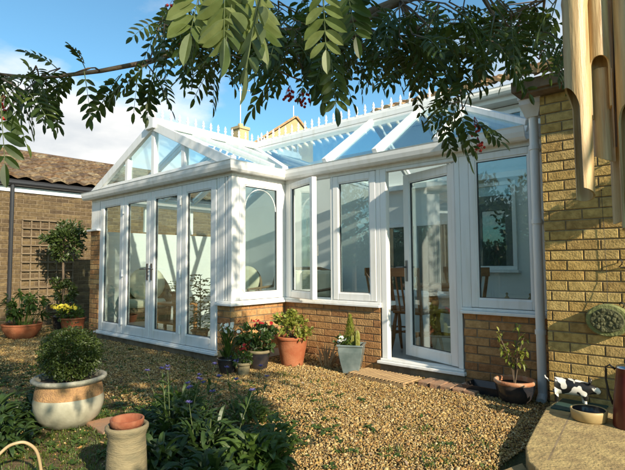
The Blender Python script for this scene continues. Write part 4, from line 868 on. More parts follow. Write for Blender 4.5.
TWIGS = [(-1.74, 1.12, 2.22, -1.74, 1.09, 2.19), (-1.83, 1.49, 2.25, -1.83, 1.42, 2.18), (-1.62, 1.02, 2.13, -1.62, 1.11, 2.14), (-1.54, 1.2, 2.16, -1.59, 1.27, 2.16), (-1.72, 1.38, 2.33, -1.64, 1.36, 2.24), (-2.07, 1.45, 2.49, -1.98, 1.47, 2.42), (-1.91, 1.55, 2.35, -1.84, 1.58, 2.3), (-1.48, 1.08, 2.05, -1.42, 1.0, 1.95), (-1.7, 1.03, 2.07, -1.67, 1.01, 2.01), (-1.56, 1.3, 2.21, -1.56, 1.24, 2.14), (-1.66, 1.12, 2.07, -1.57, 1.07, 1.96), (-2.07, 1.26, 2.38, -2.03, 1.25, 2.32), (-1.48, 0.94, 1.99, -1.55, 1.03, 2.0), (-1.34, 1.05, 1.85, -1.42, 1.06, 1.82), (-1.81, 1.34, 2.08, -1.72, 1.33, 2.02), (-1.63, 1.21, 2.09, -1.49, 1.18, 2.01), (-1.97, 1.38, 2.26, -1.91, 1.31, 2.18), (-1.44, 1.18, 1.98, -1.41, 1.1, 1.93), (-1.2, 1.18, 2.04, -1.29, 1.27, 2.07), (-1.79, 1.52, 2.31, -1.81, 1.5, 2.23), (-1.28, 1.12, 1.99, -1.35, 1.17, 2.01), (-1.17, 1.2, 1.98, -1.14, 1.14, 1.92), (-1.35, 1.18, 1.96, -1.42, 1.14, 1.93), (-1.66, 1.78, 2.39, -1.67, 1.86, 2.36), (-1.34, 1.26, 2.13, -1.36, 1.38, 2.14), (-1.76, 1.58, 2.29, -1.74, 1.61, 2.23), (-1.35, 1.32, 2.05, -1.22, 1.31, 1.96), (-1.53, 1.64, 2.16, -1.55, 1.51, 2.08), (-1.17, 1.25, 1.96, -1.22, 1.23, 1.93), (-1.3, 1.31, 1.98, -1.29, 1.18, 1.9), (-1.47, 1.85, 2.32, -1.43, 1.91, 2.27), (-1.39, 1.76, 2.24, -1.47, 1.78, 2.21), (-1.12, 1.25, 1.91, -1.17, 1.21, 1.88), (-1.11, 1.39, 1.94, -1.13, 1.38, 1.9), (-1.71, 1.67, 2.18, -1.75, 1.6, 2.13), (-1.18, 1.44, 2.03, -1.12, 1.37, 1.93), (-1.72, 1.72, 2.25, -1.78, 1.79, 2.24), (-1.53, 1.87, 2.37, -1.62, 1.9, 2.37), (-1.22, 1.33, 1.93, -1.13, 1.3, 1.87), (-1.42, 1.59, 2.16, -1.29, 1.55, 2.06), (-1.43, 1.52, 2.1, -1.34, 1.47, 2.01), (-1.37, 1.42, 1.99, -1.34, 1.49, 1.95), (-1.25, 1.48, 2.02, -1.26, 1.59, 2.03), (-1.61, 1.71, 2.16, -1.54, 1.66, 2.08), (-1.42, 1.73, 2.21, -1.39, 1.64, 2.14), (-1.54, 1.9, 2.35, -1.54, 1.85, 2.28), (-1.3, 1.52, 2.14, -1.29, 1.58, 2.14), (-1.14, 1.22, 1.94, -1.26, 1.22, 1.95), (-1.38, 2.1, 2.28, -1.43, 2.06, 2.24), (-1.37, 1.89, 2.17, -1.35, 1.95, 2.16), (-1.26, 1.82, 2.16, -1.28, 1.93, 2.17), (-1.5, 1.92, 2.32, -1.44, 1.9, 2.25), (-1.59, 1.97, 2.36, -1.52, 2.0, 2.31), (-1.11, 1.7, 2.18, -1.15, 1.68, 2.17), (-1.12, 1.64, 2.08, -1.03, 1.62, 2.01), (-1.69, 1.87, 2.25, -1.6, 1.9, 2.19), (-1.23, 1.37, 2.1, -1.21, 1.48, 2.09), (-1.25, 1.44, 2.14, -1.26, 1.52, 2.15), (-1.43, 2.06, 2.36, -1.42, 1.97, 2.27), (-1.28, 1.44, 2.19, -1.38, 1.5, 2.24), (-1.44, 1.76, 2.16, -1.47, 1.87, 2.15), (-1.16, 1.84, 2.14, -1.14, 1.88, 2.09), (-1.43, 1.92, 2.42, -1.39, 1.85, 2.34), (-1.08, 1.7, 2.18, -1.03, 1.7, 2.1), (-1.04, 1.32, 1.97, -1.08, 1.42, 2.01), (-1.57, 1.8, 2.42, -1.54, 1.84, 2.4), (-1.1, 1.45, 1.98, -1.08, 1.54, 1.96), (-1.06, 1.72, 2.01, -1.02, 1.78, 1.98), (-1.63, 1.83, 2.32, -1.72, 1.88, 2.31), (-1.28, 1.8, 2.35, -1.35, 1.79, 2.31), (-1.28, 1.81, 2.11, -1.37, 1.86, 2.08), (-1.19, 1.93, 2.12, -1.16, 1.97, 2.07), (-0.9, 1.5, 1.93, -0.89, 1.54, 1.9), (-1.02, 1.54, 1.99, -1.13, 1.57, 2.0), (-1.38, 2.13, 2.33, -1.27, 2.08, 2.23), (-1.18, 1.9, 2.13, -1.19, 1.74, 2.05), (-0.87, 1.85, 2.19, -0.85, 1.96, 2.19), (-1.03, 1.99, 2.25, -1.14, 2.05, 2.28), (-0.77, 1.88, 2.01, -0.77, 1.95, 1.98), (-0.75, 1.56, 2.02, -0.68, 1.55, 1.95), (-0.88, 2.15, 2.25, -0.86, 2.22, 2.24), (-0.81, 1.53, 1.96, -0.88, 1.6, 1.98), (-0.87, 1.54, 1.94, -0.79, 1.48, 1.88), (-1.1, 2.02, 2.15, -1.01, 1.99, 2.07), (-1.18, 2.32, 2.41, -1.25, 2.36, 2.41), (-0.97, 1.7, 1.99, -1.01, 1.8, 1.98), (-0.92, 1.6, 1.96, -0.94, 1.67, 1.97), (-0.83, 1.51, 2.02, -0.9, 1.6, 2.05), (-1.07, 2.41, 2.43, -1.15, 2.48, 2.45), (-0.93, 2.53, 2.34, -1.04, 2.5, 2.31), (-0.73, 1.69, 1.93, -0.75, 1.67, 1.91), (-0.86, 1.87, 2.1, -0.85, 1.96, 2.08), (-0.95, 1.62, 2.12, -0.94, 1.53, 2.04), (-0.83, 1.89, 2.15, -0.77, 1.85, 2.05), (-0.86, 1.7, 1.95, -0.93, 1.74, 1.97), (-0.85, 2.04, 2.08, -0.92, 2.05, 2.08), (-0.91, 1.84, 2.2, -0.91, 1.82, 2.15), (-1.16, 2.08, 2.42, -1.09, 2.03, 2.33), (-1.16, 2.23, 2.34, -1.17, 2.23, 2.26), (-1.07, 1.96, 2.19, -1.01, 1.87, 2.08), (-0.77, 1.71, 1.71, -0.78, 1.63, 1.68), (-0.96, 2.12, 1.95, -1.01, 2.13, 1.93), (-1.06, 2.4, 1.92, -1.09, 2.38, 1.88), (-1.02, 2.33, 2.02, -1.03, 2.21, 1.94), (-0.71, 2.73, 2.37, -0.78, 2.7, 2.33), (-0.91, 2.43, 2.26, -1.01, 2.43, 2.24), (-0.59, 1.99, 2.06, -0.66, 2.04, 2.08), (-0.68, 1.94, 2.08, -0.68, 2.06, 2.07), (-0.57, 1.7, 1.97, -0.6, 1.79, 1.96), (-0.64, 1.73, 2.0, -0.63, 1.67, 1.92), (-0.68, 2.57, 2.2, -0.77, 2.62, 2.19), (-0.44, 1.81, 2.04, -0.46, 1.78, 1.99), (-0.83, 2.26, 2.22, -0.81, 2.29, 2.17), (-0.61, 2.17, 2.24, -0.66, 2.21, 2.25), (-0.65, 1.95, 2.11, -0.65, 1.99, 2.1), (-0.67, 1.8, 1.94, -0.63, 1.81, 1.89), (-0.8, 2.38, 2.33, -0.78, 2.33, 2.24), (-0.64, 2.2, 2.24, -0.63, 2.24, 2.2), (-0.78, 2.62, 2.46, -0.78, 2.77, 2.45), (-0.63, 2.0, 2.12, -0.63, 1.94, 2.07), (-0.68, 1.94, 2.09, -0.68, 1.89, 2.02), (-0.55, 2.1, 2.04, -0.5, 2.03, 1.97), (-0.74, 1.57, 1.86, -0.74, 1.62, 1.86), (-0.9, 1.71, 1.95, -0.83, 1.69, 1.9), (-0.94, 1.73, 1.92, -0.94, 1.6, 1.85), (-0.85, 2.62, 2.29, -0.87, 2.63, 2.23), (-0.55, 2.14, 2.0, -0.53, 2.11, 1.96), (-0.61, 2.25, 2.03, -0.58, 2.35, 2.03), (-1.77, 1.09, 2.14, -1.75, 1.04, 2.1), (-2.08, 1.23, 2.25, -2.0, 1.25, 2.17), (-1.76, 1.12, 2.05, -1.82, 1.2, 2.07), (-2.07, 1.35, 2.21, -2.09, 1.41, 2.19), (-1.91, 1.25, 2.18, -1.84, 1.26, 2.14), (-2.35, 0.65, 1.92, -2.25, 0.64, 1.86), (-2.19, 0.68, 1.88, -2.29, 0.7, 1.88), (-2.13, 0.6, 1.85, -2.1, 0.63, 1.8), (-2.08, 0.69, 1.9, -2.15, 0.7, 1.89), (-2.38, 0.76, 1.97, -2.46, 0.84, 1.96), (-2.12, 0.74, 1.89, -2.19, 0.77, 1.86), (-1.63, 0.46, 1.56, -1.56, 0.42, 1.51), (-1.63, 0.45, 1.66, -1.54, 0.48, 1.61), (-1.66, 0.44, 1.55, -1.79, 0.43, 1.54), (-1.9, 0.82, 1.88, -2.0, 0.8, 1.88), (-2.11, 0.92, 1.97, -2.09, 0.84, 1.91), (-2.21, 0.83, 1.97, -2.23, 0.81, 1.95), (-1.87, 1.05, 1.96, -1.8, 1.06, 1.89), (-1.76, 1.02, 1.93, -1.78, 0.95, 1.88)]
HANG = [(-0.44, 0.409, 1.479, -0.464, 0.398, 1.357), (-0.546, 0.393, 1.513, -0.565, 0.383, 1.43), (-0.509, 0.399, 1.501, -0.514, 0.402, 1.414), (-0.592, 0.702, 1.656, -0.592, 0.712, 1.527), (-0.498, 0.41, 1.495, -0.513, 0.404, 1.406), (-0.528, 0.461, 1.528, -0.519, 0.476, 1.448), (-0.587, 0.772, 1.673, -0.576, 0.789, 1.574), (-0.988, 1.209, 1.806, -0.981, 1.229, 1.628), (-1.083, 1.258, 1.815, -1.079, 1.273, 1.676), (-1.191, 1.164, 1.795, -1.263, 1.112, 1.649), (-1.793, 1.023, 1.905, -1.812, 1.019, 1.749), (-1.88, 0.947, 1.889, -1.97, 0.88, 1.733), (-0.863, 1.864, 1.692, -0.824, 1.911, 1.535), (-0.932, 1.868, 1.707, -0.9, 1.907, 1.58), (-0.857, 2.0, 1.729, -0.764, 2.09, 1.634), (-2.027, 0.689, 1.82, -2.009, 0.714, 1.703), (-1.982, 0.599, 1.783, -1.982, 0.609, 1.661), (-1.469, 0.402, 1.559, -1.467, 0.418, 1.385)]
BERRIES = [(-1.682, 1.11, 2.035), (-1.705, 1.081, 2.159), (-1.367, 1.41, 1.79), (-1.327, 1.446, 1.778), (-0.843, 2.016, 1.686), (-0.837, 2.028, 1.6), (-1.578, 0.441, 1.545), (-0.855, 2.117, 1.953), (-0.743, 2.33, 2.203), (-0.197, 1.016, 1.276)]
# ================================================================== BAMBOO WIND CHIME
wc = thing_w('wind_chime', (-.17, .96, 1.75), 'large bamboo wind chime of pale cut tubes hanging at the right edge', 'wind chime')
def bamboo(cx_, cy_, r_, ztop, zcut, zbot, face, A=1.5, taper=1.6, node=(), lean=0.0):
    """hollow cane; the side facing `face` (radians) is cut away below zcut in an arched scallop, the rest runs on to zbot"""
    mb = MB(); n = 96; wall_ = r_*.17; zs = []
    for k in range(n):
        t = 2*PI*k/n; d = (t-face+PI) % (2*PI) - PI
        if abs(d) < A: s_ = abs(d)/A; z = max(zbot, zcut - taper*r_*(1-math.sqrt(max(0, 1-s_*s_)))) if s_ < .97 else zbot
        else: z = zbot
        if z == zbot: z = zbot + .5*r_*math.cos(t-face-1.0)
        zs.append(z)
    rows = 40
    for layer, rr in ((0, r_), (1, r_-wall_)):
        for i in range(rows+1):
            for k in range(n):
                t = 2*PI*k/n; z = max(zs[k], ztop + (zbot-.012-ztop)*(i/rows)) if i < rows else zs[k]; q = rr
                for nz in node: q += (.07 if layer == 0 else .0)*r_*math.exp(-((z-nz)/.004)**2) - .03*r_*math.exp(-((z-nz-.012)/.006)**2)
                mb.v.append((cx_+q*math.cos(t)+(z-ztop)*lean, cy_+q*math.sin(t), z))
    W_ = (rows+1)*n
    for i in range(rows):
        for k in range(n):
            k2=(k+1)%n; mb.f.append((i*n+k,i*n+k2,(i+1)*n+k2,(i+1)*n+k)); mb.f.append((W_+i*n+k2,W_+i*n+k,W_+(i+1)*n+k,W_+(i+1)*n+k2))
    for k in range(n):
        k2=(k+1)%n; mb.f.append((k2,k,W_+k,W_+k2)); mb.f.append((rows*n+k,rows*n+k2,W_+rows*n+k2,W_+rows*n+k))
    o = mb.build('tube', 'bamboo', wc, smooth=True); es = o.modifiers.new('e','EDGE_SPLIT'); es.split_angle = R(50)
    s = MB(); s.tube([(cx_,cy_,ztop-.02),(cx_*.6-.068,cy_*.6+.384,1.80)], .0022, 6); s.build('cord', 'cord', wc)
    return o
camd = math.atan2(-.96, .17)        # the side of each tube that looks into the garden
bamboo(-.202, .925, .0200, 1.66, 1.405, 1.218, camd-1.25, 1.45, 2.6, (1.56,))
bamboo(-.1725, .948, .0170, 1.68, 1.455, 1.36, camd+.1, 1.15, 1.3, ())
bamboo(-.1735, .968, .0165, 1.44, 1.30, 1.283, camd+PI, .5, .3, ())
bamboo(-.152, 1.000, .0185, 1.64, 1.30, 1.178, camd+.9, 1.2, 1.6, (1.42,))
bamboo(-.128, .953, .0215, 1.66, 1.365, 1.165, camd-.1, 1.2, 2.2, (1.6,))
bamboo(-.086, .935, .0205, 1.65, 1.33, 1.20, camd+.8, 1.2, 1.6, ())
mb = MB(); mb.lathe([(.0,0),(.085,0),(.09,.006),(.09,.018),(.085,.024),(.0,.024)], 32, (-.145,.955,1.79)); mb.build('top_disc', 'pine', wc)
mb = MB(); mb.tube([(-.145,.955,1.81),(-.20,1.05,2.02),(-.36,1.50,2.34),(-.48,2.01,2.36)], .003, 6); mb.tube([(-.145,.955,1.79),(-.155,.965,1.30)], .0015, 5); mb.build('cord', 'cord', wc)

# ================================================================== ROWAN TREE
row = thing_w('rowan_tree', (1.9, .7, 0), 'rowan tree with dark feathery leaves and red berries hanging over the garden', 'tree')
bm_ = MB()
bm_.tube([(1.9,.7,0),(1.86,.72,.8),(1.75,.8,1.5),(1.55,1.0,2.1),(1.2,1.3,2.5),(.6,1.7,2.6),(0,1.95,2.5),(-.48,2.01,2.36)], [.12,.10,.09,.075,.06,.045,.034,.026], 12)
bm_.tube([(1.75,.8,1.5),(2.15,1.0,2.3),(2.3,.9,3.2),(2.3,.7,4.4),(2.3,.6,5.6)], [.08,.07,.055,.04,.02], 10)
bm_.tube([(2.3,.9,3.2),(1.3,.3,3.3),(.5,.2,3.0),(-.2,.35,2.4),(-.5,.38,1.75),(-.53,.40,1.52)], [.05,.04,.03,.02,.008,.004], 8)
bm_.tube([(2.3,.9,3.2),(2.0,1.2,4.0),(1.9,1.9,4.9)], [.05,.035,.015], 8); bm_.tube([(2.3,.9,3.2),(2.7,-.6,4.1),(2.9,-1.2,4.8)], [.05,.035,.015], 8)
bm_.tube([(-2.2, 0.53, 1.86),(-1.84, 0.46, 1.7),(-1.61, 0.43, 1.61),(-1.52, 0.42, 1.51)], [.004,.003,.002,.001], 7)
for i, l_ in enumerate(LIMBS):
    if i in (6,7,8,9): continue
    n_ = len(l_); r0 = .026 if i == 0 else .012
    bm_.tube(l_, [r0*(1-.82*k_/(n_-1)) for k_ in range(n_)], 8)
r = random.Random(17)
def compound(mb, p, d, L, ll, lw, pairs=6, seg=4, r=r, droop=.35):
    """one pinnate rowan leaf: leaflets in pairs along a drooping stalk"""
    p = Vector(p); d = Vector(d).normalized(); up_ = Vector((0,0,1)); sd = d.cross(rv(r)+Vector((.2,.2,1.2)))
    if sd.length < .05: sd = d.orthogonal()
    sd.normalize(); n_ = sd.cross(d); pts = []
    for i in range(7):
        t = i/6; pts.append(p + d*(L*t) + Vector((0,0,-1))*(droop*L*t*t))
    stems.tube(pts, [.0016*L/.14*1.2]*3+[.001*L/.14]*4, 4, caps=False)
    def at_(t): 
        x = t*6; i = min(5, int(x)); return pts[i].lerp(pts[i+1], x-i), (pts[i+1]-pts[i]).normalized()
    for i in range(pairs):
        t = .24 + .66*i/(pairs-1); q, dd = at_(t); sc_ = (.8+.4*math.sin(PI*(i+.6)/pairs))
        for sg in (-1,1):
            ld = dd*.50 + sd*sg*.9 + Vector((0,0,-.10)) + rv(r)*.12; leaf(mb, q, ld, n_, ll*sc_*r.uniform(.9,1.08), lw*sc_, .12, seg, .25)
    q, dd = at_(1.0); leaf(mb, q, dd, n_, ll*1.05, lw, .1, seg, .25)
stems = MB(); lv = MB(); pale = MB()
allt = []
for t in TWIGS: allt.append((Vector(t[:3]), Vector(t[3:])))
for a, b_ in allt:
    k_ = 2
    # tie the twig back to the nearest limb point so it is carried by the tree
    best = min((q for l_ in LIMBS[:6] for q in l_), key=lambda q: (Vector(q)-a).length)
    if (Vector(best)-a).length < 1.0: bm_.tube([best, (Vector(best)+a)/2+Vector((0,0,.008)), a], [.0035,.003,.0028], 5)
    bm_.tube([a, (a+b_)/2, b_], [.0035,.003,.0018], 5)
    for i in range(k_):
        p_ = a.lerp(b_, (i+.6)/k_); ax = (b_-a).normalized(); d = ax*.5 + rv(r)*.95 + Vector((0,0,-.25)); compound(lv, p_, d, r.uniform(.13,.17), .044, .0165, r.choice((5,5,6)))
    compound(lv, b_, (b_-a).normalized()+rv(r)*.3,   .14, .042, .016, 5)
for i, t in enumerate(HANG):
    a, b_ = Vector(t[:3]), Vector(t[3:]); L_ = (b_-a).length
    dist = (a-Vector((0,0,1.1))).length
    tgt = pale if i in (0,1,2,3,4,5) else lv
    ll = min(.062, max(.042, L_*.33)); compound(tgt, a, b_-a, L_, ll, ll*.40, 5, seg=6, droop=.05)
    if i > 6: compound(lv, a+rv(r)*.03, (b_-a).normalized()+rv(r)*.6, .12, .038, .0145, 5)
# unseen rest of the crown; leaf masses placed and shaped to throw the shade
cr_m = MB(); r4 = random.Random(40)
def shade_mass(c, rad, n, L=.13, W=.06):
    crown(cr_m, c, rad, n, L, W, bias=.5, clumps=int(16+n/160), seg=2, r=r4)
shade_mass((1.6,1.3,3.5), (1.1,1.0,.9), 2600)
shade_mass((1.7,.1,3.9), (1.2,1.1,1.0), 2000)
shade_mass((1.9,1.2,5.0), (1.3,1.1,1.2), 2600)
shade_mass((2.2,-.4,4.9), (1.3,1.3,1.2), 1600)
shade_mass((1.5,1.15,2.35), (.42,.38,.42), 700)
shade_mass((1.4,.35,1.45), (.5,.35,.50), 900)  # low bushy masses added beside the crown to shade the bed

cr_m.build('crown', 'rowan', row)
bm_.build('trunk', 'bark', row, smooth=True)
tag(stems.build('leaf_stalks', 'stem', row), kind='stuff')
lv.build('foliage', 'rowan', row); pale.build('foliage', 'rowan_pale', row)['label'] = 'nearest leaves, pale undersides with sunlight put into the colour'
for c in BERRIES[:9]:
    mb = MB(); c = Vector(c)
    for i in range(18 if c.z > 1.7 else 12): p_ = c+rv(r)*r.uniform(.008,.035); mb.sphere(p_, .0062, 8, 6)
    for i in range(8): p_ = c+rv(r)*.03; mb.tube([c+Vector((0,0,.05)), p_], .0009, 4)
    mb.build('berry_cluster', 'berry', row, smooth=True)

# ================================================================== GARDEN TREES AND HEDGE BEHIND THE VIEWER (seen in the glass, shade the lawn)
def far_tree(x, y, h_, rad, n, lab, cat='tree', name='garden_tree', seed=1, m='dark_leaf'):
    e = empty(name, (x,y,0), lab, cat); rr = random.Random(seed); mb = MB(); mb.tube([(0,0,0),(.05,.03,h_*.4),(0,0,h_*.8)], [.14,.10,.03], 8)
    for i in range(7): v = rv(rr); mb.tube([(0,0,h_*(.35+.05*i)),(v.x*rad[0]*.7,v.y*rad[1]*.7,h_*(.5+.06*i))], [.05,.015], 6)
    mb.build('trunk', 'bark', e); mb = MB(); crown(mb, (0,0,h_*.6), (rad[0],rad[1],h_*.42), n, .20, .10, bias=.45, clumps=44, seg=2, r=rr); mb.build('crown', m, e); return e
far_tree(-5.6, -6.0, 3.6, (1.3,1.3), 3800, 'round dark garden tree mirrored in the right window', seed=2)
far_tree(-12.0, -7.5, 5.0, (2.0,2.0), 3800, 'broad garden tree standing across the lawn', seed=3)
far_tree(1.0, -9, 5.5, (2.2,2.2), 3800, 'tall garden tree at the back of the lawn', seed=4)
far_tree(9.5, 5.5, 4.8, (2.2,2.0), 3000, 'garden tree beside the right hand end of the house', seed=6) if False else None
hd = empty('garden_hedge', (-8, -10, 0), 'long clipped hedge along the bottom of the garden', 'hedge'); mb = MB(); rr = random.Random(7)
for i in range(14000): leaf(mb, (rr.uniform(-16,16), rr.uniform(-.5,.5), rr.random()**.7*2.1), rv(rr), rv(rr), .2, .11, 0, 2)
mb.build('foliage', 'dark_leaf', hd); mb = MB(); mb.box(-16,-.3,0,16,.3,1.9); mb.build('woody_core', 'bark', hd)

# ================================================================== GRAVEL, GRASS, BORDER PLANTS
def gravel(n, seed):
    rg_ = np.random.default_rng(seed)
    iv = np.array([(0,0,1),(0.894,0,0.447),(0.276,0.851,0.447),(-0.724,0.526,0.447),(-0.724,-0.526,0.447),(0.276,-0.851,0.447),(0.724,0.526,-0.447),(-0.276,0.851,-0.447),(-0.894,0,-0.447),(-0.276,-0.851,-0.447),(0.724,-0.526,-0.447),(0,0,-1)])
    fc = np.array([(0,1,2),(0,2,3),(0,3,4),(0,4,5),(0,5,1),(1,6,2),(2,7,3),(3,8,4),(4,9,5),(5,10,1),(6,7,2),(7,8,3),(8,9,4),(9,10,5),(10,6,1),(11,7,6),(11,8,7),(11,9,8),(11,10,9),(11,6,10)])
    # candidates: denser near the viewer, sparse where grass has taken over
    N = int(n*3.2); X = rg_.uniform(-9.7,-.9,N); Y = rg_.uniform(1.0,4.25,N)
    inside = (X > -7.42) & (X < XC+.0) & (Y > D1-.02); inside |= (X <= -7.42) & (Y > D1) & (X > XL-.1); inside |= (Y > D2-.01)
    dist_ = np.hypot(X, Y)
    gn = np.array([fieldn(a, b_) for a, b_ in zip(X, Y)])
    edge = (Y - GEDGE(X))              # >0 gravel proper
    keep = ~inside & ((rg_.random(N) < np.clip(.10 + edge*2.2 + gn*.6, .03, 1.0))) & (rg_.random(N) < np.clip(3.6/dist_, .3, 1))
    slabm = (X > -1.02) & (Y > 2.55); keep &= ~slabm
    X, Y = X[keep][:n], Y[keep][:n]; n = len(X)
    s = rg_.uniform(.0032,.0080,n)*(1+.9*(rg_.random(n) < .10)); ang = rg_.uniform(0,2*PI,n); sq = rg_.uniform(.45,.8,n); el = rg_.uniform(.6,1.0,n)
    tx = rg_.uniform(-.5,.5,n); ty = rg_.uniform(-.5,.5,n)
    P = iv[None]*(1+rg_.uniform(-.18,.18,(n,12,1))); P = P*s[:,None,None]; P[:,:,1] *= el[:,None]; P[:,:,2] *= sq[:,None]
    P[:,:,2] += P[:,:,0]*tx[:,None] + P[:,:,1]*ty[:,None]
    c, s_ = np.cos(ang)[:,None], np.sin(ang)[:,None]; Q = P.copy(); Q[:,:,0] = P[:,:,0]*c-P[:,:,1]*s_; Q[:,:,1] = P[:,:,0]*s_+P[:,:,1]*c
    Q[:,:,0] += X[:,None]; Q[:,:,1] += Y[:,None]; Q[:,:,2] += (.004+rg_.uniform(0,.012,n)+np.array([.012*max(0,fieldn(a*2,b_*2)) for a,b_ in zip(X,Y)]))[:,None]
    V_ = Q.reshape(-1,3).astype(np.float32); F_ = (fc[None]+12*np.arange(n)[:,None,None]).reshape(-1,3).astype(np.int32)
    me = bpy.data.meshes.new('gravel'); me.vertices.add(len(V_)); me.vertices.foreach_set('co', V_.ravel()); me.loops.add(F_.size); me.loops.foreach_set('vertex_index', F_.ravel())
    me.polygons.add(len(F_)); me.polygons.foreach_set('loop_start', np.arange(0,F_.size,3,dtype=np.int32)); me.update(calc_edges=True); me.validate()
    me.materials.append(M['gravelstone']); o = bpy.data.objects.new('gravel', me); col.objects.link(o); tag(o, 'loose buff and brown gravel covering the garden ground', 'gravel', kind='stuff')
def fieldn(x, y): return .5*math.sin(1.7*x+.9*y+.4)+.3*math.sin(3.9*y-2.3*x+1.1)+.25*math.sin(6.1*x+4.7*y)+.2*math.sin(11*x-7*y)
def GEDGE(x): return np.where(x < -4.4, 1.55, np.where(x < -3.0, 1.95+.0*x, np.where(x < -2.0, 2.1, 1.55)))
gravel(150000, 1)
# weeds and short grass
gm_ = MB(); r = random.Random(55)
def tuft(x, y, n, h_, w_=.006, z=0.0, spread=.05):
    for _ in range(n):
        a = r.uniform(0,2*PI); q = r.uniform(0,spread); leaf(gm_, (x+q*math.cos(a), y+q*math.sin(a), z), (math.cos(a)*r.uniform(.1,.9), math.sin(a)*r.uniform(.1,.9), 1), (0,0,1), h_*r.uniform(.5,1.2), w_, .3, 2)
cnt = 0
while cnt < 7500:
    x = r.uniform(-6.5,-1.0); y = r.uniform(.55,3.2); e_ = y - float(GEDGE(x))
    pgr = .95 if e_ < -.1 else (.45 if e_ < .25 else .10)
    if x < -3.6 and e_ > .2: pgr = .42
    if fieldn(x*1.3, y*1.3) < -.1: pgr *= .35
    if r.random() > pgr: continue
    tuft(x, y, 5, r.uniform(.02,.055) if e_ < 0 else .03); cnt += 1
for (x,y,n_) in ((-1.35,2.62,60),(-1.25,2.75,50),(-1.12,2.58,50),(-1.55,2.9,36),(-3.45,3.5,60),(-3.3,3.4,40),(-2.9,3.45,30),(-3.1,3.2,30),(-2.2,2.6,20),(-1.7,2.3,26),(-4.6,2.5,40),(-5.2,2.7,40),(-4.9,2.3,30),(-5.8,2.9,30),(-3.9,2.5,30),(-1.45,2.45,40),(-2.55,3.0,20),(-4.2,2.9,60),(-4.5,3.1,50),(-5.5,2.4,60),(-5.0,3.05,50),(-4.1,2.2,60),(-3.6,2.75,40),(-6.3,2.9,50),(-1.3,2.5,60),(-1.2,2.9,40),(-2.9,2.6,30),(-3.4,3.05,50)):
    for _ in range(6): tuft(x+r.uniform(-.13,.13), y+r.uniform(-.1,.1), n_//6, .05, .009, .008)
o = gm_.build('grass', 'grass', None); tag(o, 'short grass and weeds growing through the gravel and lawn edge', 'grass', kind='stuff')
# low broad weeds
wm = MB()
for i in range(1100):
    x = r.uniform(-6.2,-1.1); y = r.uniform(1.0,3.3)
    if y > float(GEDGE(x))+.5 and r.random() < .70: continue
    if x > -1.05 and y > 2.5: continue
    for k in range(r.randint(5,9)):
        a = r.uniform(0,2*PI); leaf(wm, (x,y,.01), (math.cos(a),math.sin(a),r.uniform(.25,.9)), (0,0,1), r.uniform(.03,.06), .02, .3, 3)
o = wm.build('weeds', 'mid_leaf', None); tag(o, 'broad leaved weeds scattered over the gravel', 'weeds', kind='stuff')
dl = MB()
for i in range(420):
    x = r.uniform(-6.5,-1.0); y = r.uniform(1.1,4.15)
    if (y > D1-.1 and x < XC+.1) or (x > -1.08 and y > 2.5): continue
    leaf(dl, (x,y,.022), (r.uniform(-1,1),r.uniform(-1,1),r.uniform(-.1,.3)), rv(r), r.uniform(.02,.045), r.uniform(.008,.016), -.2, 4, .8)
o = dl.build('fallen_leaves', 'dead_leaf', None); tag(o, 'dry fallen leaves scattered on the gravel', 'leaves', kind='stuff')
# border perennials: strap-leaved clumps
def strap_clump(name, x, y, rad, n, L, W, lab, m='dark_leaf', blooms=0, seed=1, bz=.3):
    e = empty(name, (x,y,0), lab, 'plant'); rr = random.Random(seed); mb = MB(); st = MB(); tops = []
    for i in range(n):
        a = rr.uniform(0,2*PI); q = rad*.8*rr.random()**.6; px_, py_ = q*math.cos(a), q*math.sin(a)*.85
        h_ = rr.uniform(.02,.16)*(1.25-q/rad); da = a+rr.uniform(-1,1)
        leaf(mb, (px_,py_,h_), (math.cos(da)*rr.uniform(.3,1.2), math.sin(da)*rr.uniform(.3,1.2), rr.uniform(.5,1.3)), (0,0,1), L*rr.uniform(.6,1.2), W*rr.uniform(.7,1.2), rr.uniform(.3,.9), 6, .35)
    for i in range(blooms):
        a = rr.uniform(0,2*PI); q = rad*rr.random()**.5*.95; p0 = (q*.6*math.cos(a),q*.6*math.sin(a),.05); p1 = (q*math.cos(a),q*math.sin(a),bz*rr.uniform(.8,1.25)); st.tube([p0,((p0[0]+p1[0])/2,(p0[1]+p1[1])/2,p1[2]*.6),p1],[.003,.0025,.002],5); tops.append(p1)
        for k in range(5): t_ = rr.uniform(.2,.85); leaf(mb, (p0[0]+(p1[0]-p0[0])*t_, p0[1]+(p1[1]-p0[1])*t_, p1[2]*t_), (rr.uniform(-1,1),rr.uniform(-1,1),.8), (0,0,1), L*.55, W*.7, .4, 4, .3)
    mb.build('foliage', m, e)
    if blooms:
        st.build('stems', 'stem', e); fl = MB()
        for p_ in tops:
            fl = MB()
            for i in range(14): t = 2*PI*i/14; leaf(fl, p_, (math.cos(t),math.sin(t),rr.uniform(.2,.9)), (0,0,1), .024, .009, 0, 3, .2)
            fl.build('flower', 'fl_blue', e)
    return e
strap_clump('cornflower_plant', -2.75, 1.78, .34, 330, .20, .030, 'broad cornflower clump with blue flowers behind the tall buff pot', blooms=7, seed=1, bz=.36)
strap_clump('cornflower_plant', -3.08, 2.02, .26, 210, .17, .026, 'looser cornflower clump with pale purple flowers near the cream planter', blooms=6, seed=2, bz=.30, m='mid_leaf')
strap_clump('cornflower_plant', -2.35, 1.72, .30, 300, .19, .034, 'dense dark strap leaved clump at the centre of the bed', blooms=3, seed=3, bz=.36)
strap_clump('cornflower_plant', -2.62, 2.25, .22, 150, .14, .022, 'small upright cornflower clump at the back edge of the bed', blooms=4, seed=4, bz=.34, m='mid_leaf')
strap_clump('border_plant', -2.02, 1.78, .24, 200, .14, .05, 'broad leaved green border plant at the right end of the bed', seed=5, m='mid_leaf')
